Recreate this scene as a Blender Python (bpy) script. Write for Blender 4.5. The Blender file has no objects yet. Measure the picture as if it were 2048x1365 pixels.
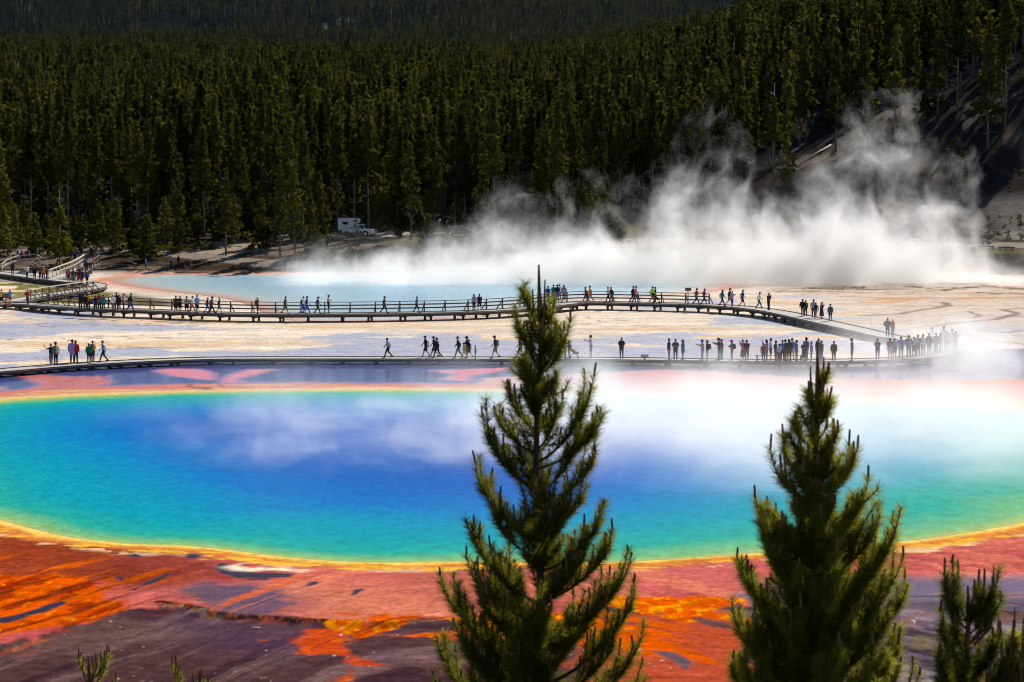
import bpy, bmesh, math, random
import numpy as np
from mathutils import Vector, Matrix
R = math.radians
C = bpy.context.scene.collection
SC = bpy.context.scene

# ------------------------------------------------------------------ camera, sky, sun
FPX, YH, H = 5500.0, 295.0, 17.5           # focal length and horizon row of the 2048 px photograph, eye height
PITCH = math.atan((682.5 - YH) / FPX)
cam_d = bpy.data.cameras.new('camera'); cam = bpy.data.objects.new('camera', cam_d); C.objects.link(cam)
cam.location = (0, 0, H); cam.rotation_euler = (math.pi / 2 - PITCH, 0, 0)
cam_d.sensor_width = 36; cam_d.lens = 36 * FPX / 2048; cam_d.clip_start = 0.5; cam_d.clip_end = 20000
cam_d.dof.use_dof = True; cam_d.dof.focus_distance = 235; cam_d.dof.aperture_fstop = 8
SC.camera = cam
SUN_AZ, SUN_EL = R(31), R(37)              # azimuth to the right of the view direction
w = bpy.data.worlds.new('World'); SC.world = w; w.use_nodes = True
nt = w.node_tree; sky = nt.nodes.new('ShaderNodeTexSky'); sky.sky_type = 'NISHITA'; sky.sun_disc = False
sky.sun_elevation = SUN_EL; sky.sun_rotation = SUN_AZ; sky.altitude = 2200; sky.air_density = 1.0; sky.dust_density = 0.3; sky.ozone_density = 2.0
nt.links.new(sky.outputs[0], nt.nodes['Background'].inputs[0]); nt.nodes['Background'].inputs[1].default_value = 0.06
sun_d = bpy.data.lights.new('sun', 'SUN'); sun_d.energy = 4.6; sun_d.angle = R(0.5); sun_d.color = (1, 0.94, 0.84)
sun = bpy.data.objects.new('sun', sun_d); C.objects.link(sun)
SDIR = Vector((math.sin(SUN_AZ) * math.cos(SUN_EL), math.cos(SUN_AZ) * math.cos(SUN_EL), math.sin(SUN_EL)))
sun.rotation_euler = (-SDIR).to_track_quat('-Z', 'Y').to_euler(); sun.location = SDIR * 300
SC.view_settings.view_transform = 'Standard'; SC.view_settings.look = 'None'; SC.view_settings.gamma = 1
SC.view_settings.exposure = 0.7
cy = SC.cycles
cy.max_bounces = 8; cy.diffuse_bounces = 3; cy.glossy_bounces = 3; cy.transmission_bounces = 3; cy.volume_bounces = 1
cy.transparent_max_bounces = 8; cy.use_denoising = True; cy.sample_clamp_indirect = 6
cy.volume_max_steps = 256; cy.adaptive_threshold = 0.02; cy.volume_step_rate = 1.0
cy.pixel_filter_type = 'BLACKMAN_HARRIS'; cy.filter_width = 1.1
try: cy.denoiser = 'OPENIMAGEDENOISE'; cy.denoising_input_passes = 'RGB_ALBEDO_NORMAL'
except Exception: pass

# ------------------------------------------------------------------ where things stand
CA, SA = math.cos(PITCH), math.sin(PITCH)
def at(u, v, z=0.0):
    """the point at height z that lies on the photograph's pixel (u, v)"""
    a, b = (u - 1024) / FPX, (682.5 - v) / FPX
    d = (a, CA + b * SA, -SA + b * CA)
    t = (z - H) / d[2]
    return Vector((d[0] * t, d[1] * t, z))
def atd(u, v, D):
    a, b = (u - 1024) / FPX, (682.5 - v) / FPX
    d = (a, CA + b * SA, -SA + b * CA); t = D / d[1]
    return Vector((d[0] * t, D, H + d[2] * t))

def sm(a, b, x):
    t = np.clip((x - a) / (b - a), 0, 1); return t * t * (3 - 2 * t)
def vnoise(x, y, seed=0):
    xi = np.floor(x).astype(np.int64); yi = np.floor(y).astype(np.int64)
    fx = x - xi; fy = y - yi; fx = fx * fx * (3 - 2 * fx); fy = fy * fy * (3 - 2 * fy)
    def h(i, j):
        k = (i * 374761393 + j * 668265263 + seed * 1442695041) & 0xffffffff
        k = ((k ^ (k >> 13)) * 1274126177) & 0xffffffff
        k = (k ^ (k >> 16)) & 0xffffffff
        return k / 4294967295.0
    return (h(xi, yi) * (1 - fx) + h(xi + 1, yi) * fx) * (1 - fy) + (h(xi, yi + 1) * (1 - fx) + h(xi + 1, yi + 1) * fx) * fy
def fbm(x, y, oct=4, seed=0):
    s = 0; a = 0.5; t = 0
    for k in range(oct):
        s = s + a * vnoise(x, y, seed + k * 17); t += a; a *= 0.5; x = x * 2.03 + 5.1; y = y * 2.03 + 1.7
    return s / t
def lin(r, g, b):
    f = lambda c: (c / 255 / 12.92) if c <= 10 else ((c / 255 + 0.055) / 1.055) ** 2.4
    return np.array([f(r), f(g), f(b)])

def height(x, y):
    """terrain height (numpy)"""
    x = np.asarray(x, float); y = np.asarray(y, float)
    hill0 = np.interp(y, [-400, 0, 12, 34, 62, 76], [60, 15.7, 13.8, 8.2, 1.6, -0.05])
    yy = y + 4 * (fbm(x * 0.03, y * 0.0, 2, 3) - 0.5) * sm(370, 385, y)
    base = np.interp(yy, [0, 374, 380, 392, 410, 440, 550, 750, 1200, 2000, 2600, 3300, 4300, 5800, 7000],
                         [0, 0, 0.8, 2.2, 3.9, 5.0, 11, 22, 44, 82, 92, 120, 230, 430, 480])
    right = np.interp(x, [10, 32, 48, 75, 100, 150, 250], [0, 3.5, 9, 20, 29, 44, 60]) * sm(404, 480, y) * (1 - 0.6 * sm(620, 1300, y))
    rb = np.interp(x, [38, 52], [0, 1]) * np.interp(y, [374, 376, 381, 395, 412], [0, 0, 1.7, 0.7, 0])   # steep bank on the right
    far = (fbm(x * 0.0016, y * 0.0016, 3, 9) - 0.5) * 90 * sm(900, 2600, y) - 35 * sm(-100, 500, x) * sm(2600, 3600, y) * (1 - sm(4300, 5400, y))
    rough = (fbm(x * 0.12, y * 0.12, 3, 5) - 0.5) * 0.9 * sm(385, 420, y)
    return np.where(y < 90, hill0, 0) + base + right + rb + far + rough
def hz(x, y): return float(height(np.array([x]), np.array([y]))[0])
def on_ground(u, v):
    """first point of the terrain along the photograph's ray (u, v)"""
    a, b = (u - 1024) / FPX, (682.5 - v) / FPX
    d = (a, CA + b * SA, -SA + b * CA); D = np.arange(80, 700, 0.4); t = D / d[1]
    hh = height(d[0] * t, D); k = int(np.argmax(H + d[2] * t <= hh))
    return Vector((d[0] * t[k], D[k], hh[k]))

# ------------------------------------------------------------------ object helpers
def tag(o, label=None, cat=None, group=None, kind=None):
    if label: o['label'] = label
    if cat: o['category'] = cat
    if group: o['group'] = group
    if kind: o['kind'] = kind
    return o
def empty(name, loc=(0, 0, 0), rz=0.0, label=None, cat=None, group=None):
    o = bpy.data.objects.new(name, None); C.objects.link(o); o.location = loc; o.rotation_euler = (0, 0, rz)
    o.empty_display_size = 0.2
    return tag(o, label, cat, group)
def npmesh(name, co, faces, smooth=False):
    """mesh from numpy arrays; faces an (n,3) or (n,4) int array"""
    me = bpy.data.meshes.new(name); co = np.asarray(co, np.float32); faces = np.asarray(faces, np.int32); n, k = faces.shape
    me.vertices.add(len(co)); me.vertices.foreach_set('co', co.ravel())
    me.loops.add(n * k); me.loops.foreach_set('vertex_index', faces.ravel())
    me.polygons.add(n); me.polygons.foreach_set('loop_start', np.arange(0, n * k, k, dtype=np.int32))
    me.polygons.foreach_set('loop_total', np.full(n, k, np.int32))
    if smooth: me.polygons.foreach_set('use_smooth', np.ones(n, bool))
    me.update(); return me
def link(name, me, mat=None, parent=None):
    if mat is not None and len(me.materials) == 0: me.materials.append(mat)
    o = bpy.data.objects.new(name, me); C.objects.link(o)
    if parent is not None: o.parent = parent
    return o
class MB:
    """collects boxes, tubes and plates; build() links them as one mesh object"""
    def __init__(s): s.v = []; s.f = []
    def add(s, vs, fs):
        n = len(s.v); s.v += [tuple(p) for p in vs]; s.f += [tuple(i + n for i in q) for q in fs]; return s
    def box(s, c, size, rz=0.0, M=None):
        x, y, z = [k / 2 for k in size]
        vs = [Vector((a, b, d)) for a in (-x, x) for b in (-y, y) for d in (-z, z)]
        m = (M if M is not None else Matrix.Rotation(rz, 4, 'Z'))
        vs = [m @ p + Vector(c) for p in vs]
        return s.add(vs, [(0, 1, 3, 2), (4, 6, 7, 5), (0, 4, 5, 1), (2, 3, 7, 6), (0, 2, 6, 4), (1, 5, 7, 3)])
    def bar(s, a, b, wd, ht):
        """rectangular bar from a to b"""
        a = Vector(a); b = Vector(b); d = (b - a); L = d.length; d.normalize()
        side = d.cross(Vector((0, 0, 1)))
        if side.length < 1e-4: side = Vector((1, 0, 0))
        side.normalize(); up = side.cross(d)
        vs = [p + side * i * wd / 2 + up * j * ht / 2 for p in (a, b) for i, j in ((-1, -1), (1, -1), (1, 1), (-1, 1))]
        return s.add(vs, [(0, 1, 2, 3), (7, 6, 5, 4), (0, 4, 5, 1), (1, 5, 6, 2), (2, 6, 7, 3), (3, 7, 4, 0)])
    def tube(s, pts, rad, n=8, cap=True):
        pts = [Vector(p) for p in pts]; vs = []; fs = []
        for i, p in enumerate(pts):
            d = (pts[min(i + 1, len(pts) - 1)] - pts[max(i - 1, 0)]).normalized()
            a = d.orthogonal().normalized() if abs(d.z) > 0.95 else d.cross(Vector((0, 0, 1))).normalized()
            b = d.cross(a); r = rad[i] if hasattr(rad, '__len__') else rad
            for k in range(n):
                t = 2 * math.pi * k / n; vs.append(p + a * (r * math.cos(t)) + b * (r * math.sin(t)))
        for i in range(len(pts) - 1):
            for k in range(n):
                fs.append((i * n + k, i * n + (k + 1) % n, (i + 1) * n + (k + 1) % n, (i + 1) * n + k))
        if cap: fs += [tuple(range(n))[::-1], tuple((len(pts) - 1) * n + k for k in range(n))]
        return s.add(vs, fs)
    def capsule(s, a, b, ra, rb, n=10):
        a = Vector(a); b = Vector(b); d = (b - a)
        if d.length < 1e-4: d = Vector((0, 0, 1e-3)); b = a + d
        d.normalize(); pts = []; rad = []
        for t in (80, 50, 20): pts.append(a - d * ra * math.sin(R(t))); rad.append(ra * math.cos(R(t)))
        pts.append(a); rad.append(ra); pts.append(b); rad.append(rb)
        for t in (20, 50, 80): pts.append(b + d * rb * math.sin(R(t))); rad.append(rb * math.cos(R(t)))
        return s.tube(pts, rad, n)
    def prism(s, poly, y0, y1):
        """outline in x,z extruded along y"""
        n = len(poly); vs = [(x, y0, z) for x, z in poly] + [(x, y1, z) for x, z in poly]
        return s.add(vs, [tuple(range(n)), tuple(range(2 * n - 1, n - 1, -1))] + [(i + n, (i + 1) % n + n, (i + 1) % n, i) for i in range(n)])
    def mesh(s, name, smooth=False):
        me = bpy.data.meshes.new(name); me.from_pydata(s.v, [], s.f); me.update()
        bm = bmesh.new(); bm.from_mesh(me); bmesh.ops.recalc_face_normals(bm, faces=bm.faces); bm.to_mesh(me); bm.free()
        if smooth: me.polygons.foreach_set('use_smooth', np.ones(len(me.polygons), bool))
        return me
    def build(s, name, mat=None, parent=None, smooth=False, bevel=0.0):
        o = link(name, s.mesh(name, smooth), mat, parent)
        if bevel:
            b = o.modifiers.new('bevel', 'BEVEL'); b.width = bevel; b.segments = 2; b.limit_method = 'ANGLE'
        return o

# ------------------------------------------------------------------ materials
MATS = {}
def N(nt, typ, **kw):
    n = nt.nodes.new(typ)
    for k, val in kw.items(): setattr(n, k, val)
    return n
def setin(n, **kw):
    for k, val in kw.items():
        n.inputs[k.replace('_', ' ')].default_value = val
def pmat(name, col, rough=0.7, var=0.25, scale=6.0, metal=0.0, spec=0.3, bump=0.0, coat=0.0):
    """Principled with noise-varied colour"""
    if name in MATS: return MATS[name]
    m = bpy.data.materials.new(name); m.use_nodes = True; nt = m.node_tree; b = nt.nodes['Principled BSDF']
    tc = N(nt, 'ShaderNodeTexCoord'); no = N(nt, 'ShaderNodeTexNoise'); no.inputs['Scale'].default_value = scale; no.inputs['Detail'].default_value = 4
    nt.links.new(tc.outputs['Object'], no.inputs['Vector'])
    mix = N(nt, 'ShaderNodeMix', data_type='RGBA'); nt.links.new(no.outputs['Fac'], mix.inputs[0])
    mix.inputs[6].default_value = [max(0, c * (1 - var)) for c in col[:3]] + [1]; mix.inputs[7].default_value = [min(1, c * (1 + var)) for c in col[:3]] + [1]
    nt.links.new(mix.outputs[2], b.inputs['Base Color'])
    b.inputs['Roughness'].default_value = rough; b.inputs['Metallic'].default_value = metal; b.inputs['Specular IOR Level'].default_value = spec
    b.inputs['Coat Weight'].default_value = coat
    if bump:
        bp = N(nt, 'ShaderNodeBump'); bp.inputs['Strength'].default_value = bump; nt.links.new(no.outputs['Fac'], bp.inputs['Height']); nt.links.new(bp.outputs[0], b.inputs['Normal'])
    MATS[name] = m; return m
def foliage(name, c1, c2, trans=0.35, nscale=1.5):
    m = bpy.data.materials.new(name); m.use_nodes = True; nt = m.node_tree; nt.nodes.remove(nt.nodes['Principled BSDF'])
    tc = N(nt, 'ShaderNodeTexCoord'); no = N(nt, 'ShaderNodeTexNoise'); no.inputs['Scale'].default_value = nscale; no.inputs['Detail'].default_value = 2
    nt.links.new(tc.outputs['Object'], no.inputs['Vector'])
    oi = N(nt, 'ShaderNodeObjectInfo'); add = N(nt, 'ShaderNodeMath', operation='ADD'); sub = N(nt, 'ShaderNodeMath', operation='MULTIPLY_ADD')
    nt.links.new(oi.outputs['Random'], sub.inputs[0]); sub.inputs[1].default_value = 0.9; sub.inputs[2].default_value = -0.45
    nt.links.new(no.outputs['Fac'], add.inputs[0]); nt.links.new(sub.outputs[0], add.inputs[1])
    mix = N(nt, 'ShaderNodeMix', data_type='RGBA'); mix.clamp_factor = True; nt.links.new(add.outputs[0], mix.inputs[0])
    mix.inputs[6].default_value = (*c1, 1); mix.inputs[7].default_value = (*c2, 1)
    d = N(nt, 'ShaderNodeBsdfDiffuse'); t = N(nt, 'ShaderNodeBsdfTranslucent'); ms = N(nt, 'ShaderNodeMixShader'); ms.inputs[0].default_value = trans
    nt.links.new(mix.outputs[2], d.inputs[0]); nt.links.new(mix.outputs[2], t.inputs[0])
    nt.links.new(d.outputs[0], ms.inputs[1]); nt.links.new(t.outputs[0], ms.inputs[2]); nt.links.new(ms.outputs[0], nt.nodes['Material Output'].inputs[0])
    MATS[name] = m; return m

# ------------------------------------------------------------------ the ground: one sheet to the horizon
def W(pts): return np.array([[*at(u, v, 0)[:2]] for u, v in pts])
def sdist(x, y, poly):
    """signed distance to a polygon, positive inside (metres)"""
    d2 = np.full(x.shape, 1e18); ins = np.zeros(x.shape, bool); n = len(poly)
    for i in range(n):
        ax, ay = poly[i]; bx, by = poly[(i + 1) % n]; ex, ey = bx - ax, by - ay
        t = np.clip(((x - ax) * ex + (y - ay) * ey) / (ex * ex + ey * ey + 1e-12), 0, 1)
        d2 = np.minimum(d2, (x - ax - t * ex) ** 2 + (y - ay - t * ey) ** 2)
        c = ((ay > y) != (by > y)) & (x < (bx - ax) * (y - ay) / (by - ay + 1e-12) + ax); ins ^= c
    d = np.sqrt(d2); return np.where(ins, d, -d)
def ldist(x, y, line):
    d2 = np.full(x.shape, 1e18)
    for (ax, ay), (bx, by) in zip(line[:-1], line[1:]):
        ex, ey = bx - ax, by - ay
        t = np.clip(((x - ax) * ex + (y - ay) * ey) / (ex * ex + ey * ey + 1e-12), 0, 1)
        d2 = np.minimum(d2, (x - ax - t * ex) ** 2 + (y - ay - t * ey) ** 2)
    return np.sqrt(d2)
def smooth_loop(p, n=4):
    p = np.array(p, float)
    for _ in range(n):
        q = np.roll(p, -1, 0); p = np.stack([0.75 * p + 0.25 * q, 0.25 * p + 0.75 * q], 1).reshape(-1, 2)
    return p
POOL = smooth_loop(W([(-40, 1034), (0, 1040), (60, 1057), (130, 1074), (200, 1083), (290, 1090), (345, 1090), (440, 1098), (560, 1114), (700, 1125), (800, 1126), (930, 1123),
        (1100, 1125), (1240, 1126), (1500, 1108), (1650, 1096), (1790, 1086), (1900, 1072), (2048, 1047), (2200, 1008), (2380, 930), (2330, 862), (2200, 830), (2048, 812),
        (1800, 803), (1500, 797), (1240, 789), (1000, 781), (800, 778), (500, 780), (300, 785), (100, 792), (0, 799), (-150, 815), (-300, 860), (-280, 930), (-150, 1000)]), 3)
REAR = smooth_loop(W([(205, 561), (260, 553), (330, 547), (560, 544), (800, 544), (1100, 546), (1300, 552), (1480, 560), (1440, 580), (1330, 592), (1240, 597), (1160, 602), (1080, 618), (1000, 633),
        (800, 642), (600, 643), (545, 637), (500, 612), (470, 601), (400, 590), (320, 582), (250, 572)]), 3)
BLUEISH = lin(100, 112, 178)
def ground_color(x, y):
    z = height(x, y)
    dsafe = np.maximum(y, 20.0)
    w1 = fbm(x * 0.11, y * 0.07, 4, 21) - 0.5; w2 = fbm(x * 0.11, y * 0.07, 4, 57) - 0.5
    w3 = fbm(x * 0.7, y * 0.35, 3, 91) - 0.5; w4 = fbm(x * 0.7, y * 0.35, 3, 33) - 0.5
    wx = x + 2.2 * w1 + 0.8 * w3; wy = y + 3.0 * w2 + 1.0 * w4
    sx = x + 0.7 * w1 + 0.35 * w3; sy = y + 1.1 * w2 + 0.45 * w4            # smaller warp for shapes that must stay put
    S = lambda pts, a=-0.3, b=0.5, big=False: sm(a, b, sdist(wx if big else sx, wy if big else sy, W(pts)))
    bn = fbm(x * 0.22, y * 0.16, 6, 301) + 0.5 * fbm(x * 1.1, y * 0.5, 4, 305) - 0.75
    bf = fbm(x * 0.5, y * 0.9, 5, 307) - 0.5
    SN = lambda pts, soft=0.4, amp=5.0: sm(-soft, soft, sdist(sx, sy, W(pts)) + amp * bn + 1.6 * bf)
    col = np.zeros(x.shape + (3,)); col[:] = lin(208, 108, 102)
    rough = np.full(x.shape, 0.45); wet = np.zeros(x.shape)
    def lay(c, m, r=None, wt=None):
        nonlocal col, rough, wet
        col = col * (1 - m[..., None]) + (np.asarray(c) * m[..., None])
        if r is not None: rough = rough * (1 - m) + r * m
        if wt is not None: wet = wet * (1 - m) + wt * m
    # ---- mats in front of the pool
    along = fbm(x * 0.06, y * 0.16, 5, 8); fine = fbm(x * 1.1, y * 0.5, 5, 44); fine2 = fbm(x * 3.0, y * 1.2, 4, 77)
    th = R(24) * sm(-2, -12, x) - R(13) * sm(0, 8, x); fp, fq = x * 55, y * 9.6; fa = (fp * np.cos(th) + fq * np.sin(th)) + 60 * bn; fc = (-fp * np.sin(th) + fq * np.cos(th)) + 16 * bn
    flow = lambda la, lc, sd, o=5: fbm(fa / la, fc / lc, o, sd)
    streak = np.where(y < 150, flow(170, 22, 15), fbm(x * 0.16 + 0.4 * bn, y * 0.75 + bn, 5, 15))
    lay(lin(184, 84, 86), sm(0.45, 0.7, along) * .8); lay(lin(226, 132, 104), sm(.5, .7, flow(260, 30, 81)) * .7)
    lay(lin(226, 140, 108), S([(560, 1180), (700, 1175), (860, 1195), (960, 1215), (930, 1235), (700, 1236), (600, 1205)], -2.5, 2.0))
    lay(lin(205, 118, 98), S([(560, 1165), (900, 1150), (960, 1225), (640, 1237), (560, 1195)], -3, 2) * 0.6)
    lay(lin(150, 66, 42), S([(-200, 1060), (60, 1078), (180, 1092), (330, 1110), (420, 1150), (300, 1170), (180, 1160), (0, 1172), (-200, 1180)], -2.0, 1.2))
    lay(lin(150, 70, 62), S([(180, 1108), (440, 1112), (560, 1140), (520, 1165), (360, 1172), (260, 1150)], -2, 1.5) * (0.5 + 0.8 * (along - 0.3)).clip(0, 1))
    org = SN([(-200, 1160), (0, 1158), (110, 1148), (215, 1158), (250, 1178), (225, 1195), (300, 1204), (230, 1236), (110, 1262), (0, 1285), (-200, 1320)], 0.7, 4.5)
    lay(lin(228, 94, 12), org); lay(lin(168, 62, 14), org * sm(0.45, 0.62, fine)); lay(lin(240, 140, 50), org * sm(0.66, 0.76, fine2) * 0.9); lay(lin(140, 40, 16), org * sm(0.5, 0.7, streak) * 0.8)
    # big terrace of purple brown at the bottom left
    ter = SN([(-300, 1330), (0, 1288), (80, 1262), (190, 1246), (310, 1206), (420, 1223), (640, 1239), (1000, 1246), (1300, 1260), (1500, 1250), (1700, 1262), (1700, 1420), (-300, 1420)], 0.3, 1.2)
    lay(lin(88, 60, 62), ter, 0.5); lay(lin(122, 94, 94), ter * sm(0.42, 0.66, streak) * 0.8); lay(lin(62, 40, 48), ter * sm(0.5, 0.62, flow(240, 18, 61)) * 0.8)
    lay(lin(116, 90, 84), ter * sm(0.5, 0.7, along) * 0.6); lay(lin(160, 146, 150), ter * sm(0.68, 0.75, fine2) * S([(330, 1330), (420, 1325), (480, 1340), (440, 1362), (330, 1365)], -2, 1))
    lay(lin(84, 60, 84), ter * S([(330, 1215), (640, 1243), (600, 1300), (420, 1290), (330, 1250)], -2, 3) * 0.8)
    # dark purple area above the ledge, soft right side
    purple_zone = SN([(312, 1205), (370, 1176), (425, 1168), (480, 1172), (545, 1183), (580, 1205), (600, 1236), (500, 1228), (400, 1216)], 0.5, 3.0)
    lay(lin(112, 78, 88), purple_zone, 0.45, 0.1); lay(lin(84, 60, 92), S([(420, 1170), (560, 1180), (600, 1205), (560, 1225), (470, 1205)], -1.6, 1.6) * 0.75, 0.45, 0.1)
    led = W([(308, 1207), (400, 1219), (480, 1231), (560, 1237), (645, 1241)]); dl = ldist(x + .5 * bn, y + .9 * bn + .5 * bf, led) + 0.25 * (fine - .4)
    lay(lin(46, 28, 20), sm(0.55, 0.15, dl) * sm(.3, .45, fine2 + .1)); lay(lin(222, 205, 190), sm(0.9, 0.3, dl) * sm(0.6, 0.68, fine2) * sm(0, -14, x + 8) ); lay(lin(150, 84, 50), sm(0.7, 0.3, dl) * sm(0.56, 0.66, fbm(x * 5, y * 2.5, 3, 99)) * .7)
    # orange tongues below
    tongue = SN([(545, 1264), (640, 1243), (780, 1240), (705, 1262), (720, 1288), (790, 1318), (725, 1332), (668, 1372), (655, 1368), (702, 1325), (640, 1305), (590, 1280)], 0.35, 3.0)
    lay(lin(204, 80, 42), tongue); lay(lin(226, 112, 40), tongue * sm(0.5, 0.62, fine)); lay(lin(150, 52, 30), tongue * sm(0.55, 0.7, streak))
    band = SN([(640, 1240), (760, 1232), (900, 1228), (980, 1232), (1100, 1222), (1240, 1206), (1400, 1200), (1540, 1203), (1560, 1235), (1480, 1275), (1420, 1262), (1260, 1265), (1100, 1290), (940, 1276), (820, 1256), (700, 1262)], 0.5, 6.0)
    lay(lin(226, 96, 18), band); lay(lin(244, 156, 40), band * sm(0.52, 0.68, fine2)); lay(lin(150, 54, 20), band * sm(0.52, 0.66, streak)); lay(lin(92, 66, 70), band * sm(0.62, 0.7, flow(150, 26, 71)))
    low = SN([(1180, 1255), (1430, 1250), (1530, 1262), (1590, 1380), (1120, 1400)], 1.0, 9.0)
    lay(lin(186, 84, 58), low); lay(lin(226, 96, 28), low * sm(0.48, 0.6, flow(130, 26, 19))); lay(lin(110, 74, 74), low * sm(0.54, 0.66, flow(150, 22, 29)))
    lay(lin(96, 74, 84), S([(1290, 1300), (1340, 1302), (1385, 1325), (1375, 1345), (1330, 1320)], -0.1, 0.25), 0.45, 0.05)
    lay(lin(96, 74, 84), S([(690, 1276), (740, 1288), (820, 1300), (800, 1320), (740, 1305)], -0.3, 0.5) * .6)
    # right-hand side: purple terrace
    rt = SN([(1500, 1195), (1800, 1192), (2100, 1190), (2300, 1190), (2300, 1420), (1560, 1420), (1540, 1300)], 0.5, 4.0)
    lay(lin(104, 90, 104), rt, 0.5); lay(lin(144, 128, 138), rt * sm(0.48, 0.66, streak)); lay(lin(70, 56, 66), rt * sm(0.5, 0.6, flow(220, 18, 63))); lay(lin(150, 104, 90), rt * sm(0.6, 0.7, fine) * 0.6)
    lay(lin(112, 100, 78), S([(1822, 1280), (1840, 1268), (1868, 1272), (1872, 1288), (1848, 1298), (1826, 1294)], -0.3, 0.3))
    lay(lin(84, 64, 92), S([(1540, 1168), (1800, 1158), (2300, 1150), (2300, 1192), (1800, 1194), (1540, 1194)], -1.6, 1.4) * 0.9, 0.3, 0.4)
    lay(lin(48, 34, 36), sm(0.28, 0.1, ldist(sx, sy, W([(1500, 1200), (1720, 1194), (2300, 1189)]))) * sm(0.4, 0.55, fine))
    strk = flow(300, 16, 91); lay(lin(232, 104, 24), sm(.56, .64, strk) * S([(-200, 1110), (200, 1120), (560, 1160), (640, 1236), (300, 1200), (0, 1290), (-200, 1300)], -2, 2) * .75); lay(lin(120, 50, 30), sm(.58, .64, flow(260, 12, 95)) * S([(-200, 1150), (240, 1150), (320, 1200), (100, 1270), (-200, 1310)], -2, 2) * .7)
    # puddles and marks on the salmon flat
    for q in ([(236, 1185), (268, 1170), (300, 1158), (330, 1149), (332, 1155), (305, 1170), (270, 1182)], [(0, 1236), (60, 1222), (120, 1203), (133, 1206), (90, 1226), (20, 1246), (-40, 1250)], [(352, 1118), (375, 1108), (400, 1108), (385, 1120)],
              [(425, 1130), (440, 1128), (500, 1148), (590, 1148), (575, 1156), (470, 1158), (430, 1148)], [(692, 1193), (706, 1180), (719, 1178), (716, 1189)], [(600, 1174), (622, 1166), (624, 1170), (608, 1178)], [(486, 1160), (528, 1157), (528, 1161), (490, 1163)],
              [(224, 1158), (236, 1154), (250, 1162), (236, 1164)], [(240, 1110), (300, 1106), (310, 1110), (270, 1116)]):
        lay(lin(52, 40, 58), sm(-0.05, 0.2, sdist(sx, sy, W(q)) + 0.5 * bn + 0.5 * bf), 0.45, 0.08)
    for k in range(14):
        u = 1600 + 27 * k % 330 + 9 * (k % 3); v = 1116 + (k * 37) % 30
        lay(lin(110, 66, 78), S([(u, v), (u + 9, v - 1), (u + 15, v + 2), (u + 6, v + 3)], -0.05, 0.15) * 0.8)
    lay(lin(246, 226, 196), S([(432, 1137), (480, 1128), (560, 1133), (612, 1141), (595, 1147), (500, 1146), (455, 1144)], -0.4, 0.5) * sm(0.36, 0.5, fbm(x * 0.5, y * 0.9, 4, 88)))
    lay(lin(232, 190, 150), S([(190, 1103), (260, 1104), (320, 1110), (300, 1114), (210, 1110)], -0.4, 0.5) * sm(0.45, 0.55, fine))
    # branching rills and grain in the mats
    nearm = (y < 130).astype(float)
    rx_, ry_ = fa / 150, fc / 34
    rill = np.abs(fbm(rx_, ry_, 5, 701) - 0.5); lay(col * 0.62, nearm * sm(0.02, 0.004, rill) * sm(.45, .6, along + .1 * bf) * .6)
    rill2 = np.abs(fbm(rx_ * 2.2 + 9, ry_ * 2.2, 4, 711) - 0.5); lay(np.clip(col * 1.35 + .02, 0, 1), nearm * sm(0.03, 0.006, rill2) * sm(.45, .6, streak) * .7)
    lay(col * 0.7, nearm * sm(.52, .7, fbm(x * 0.13 + bn, y * 0.09 + bn, 5, 721)) * .6); lay(np.clip(col * 1.25, 0, 1), nearm * sm(.56, .7, fbm(x * 0.2, y * 0.12 + bn, 5, 731)) * .5)
    grain = vnoise(x * 9, y * 3.2, 741) ; lay(col * 0.66, nearm * sm(.72, .95, grain) * .4); lay(np.clip(col * 1.3, 0, 1), nearm * sm(.25, .05, grain) * .3)
    lay(lin(214, 200, 190), nearm * sm(.8, .9, fbm(x * 4.5, y * 2.0, 2, 751)) * np.maximum(ter, rt) * sm(.5, .62, fbm(x * .3, y * .3, 3, 757)) * .8)
    # ---- the plain behind the front pool
    D = y
    far_plain = sm(190, 200, y + 3 * w2)
    cream = lin(250, 236, 219) * (1 - 0.22 * sm(0.45, 0.7, streak))[..., None] * np.array([1, 0.97, 0.93])
    pl = sm(216, 228, wy + 0.2 * x * 0) * (y > 190)
    vb = np.interp(x / dsafe * FPX + 1024, [-400, 0, 130, 250, 370, 500, 1480, 1800, 1900, 2500], [752, 741, 730, 722.5, 717.5, 715.5, 720.5, 717, 700, 692]); plain = sm(-0.8, 0.8, y - FPX * H / (vb - YH) + 1.2 * w2)
    lay(cream, plain, 0.75)
    lay(lin(232, 190, 140), plain * sm(0.52, 0.68, fbm(x * 0.06, y * 0.22, 4, 101)) * 0.7)
    lay(lin(214, 196, 180), plain * sm(0.5, 0.66, fbm(x * 0.05, y * 0.4, 4, 131)) * 0.6)
    u_ = x / dsafe * FPX + 1024
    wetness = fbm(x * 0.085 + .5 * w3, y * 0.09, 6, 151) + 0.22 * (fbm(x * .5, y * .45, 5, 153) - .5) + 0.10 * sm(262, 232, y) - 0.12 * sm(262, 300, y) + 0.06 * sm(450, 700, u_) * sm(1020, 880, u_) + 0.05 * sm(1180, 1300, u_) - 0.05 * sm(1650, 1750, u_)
    lay(lin(206, 196, 190), plain * sm(0.545, 0.6, wetness) * 0.7, 0.5, 0.3); lay(lin(168, 178, 212), plain * sm(0.592, 0.625, wetness) * (0.45 + 0.5 * (fine - .3)).clip(0, 1), 0.25, 0.6)  # wet patches; their blue-lilac is sky reflection put into the colour
    cr = np.abs(fbm(x * 0.07, y * 0.16, 4, 171) - 0.5); lay(lin(150, 120, 105), plain * sm(0.012, 0.003, cr) * sm(0.45, 0.6, fbm(x * 0.05, y * 0.05, 2, 5)) * 0.8)
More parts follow.
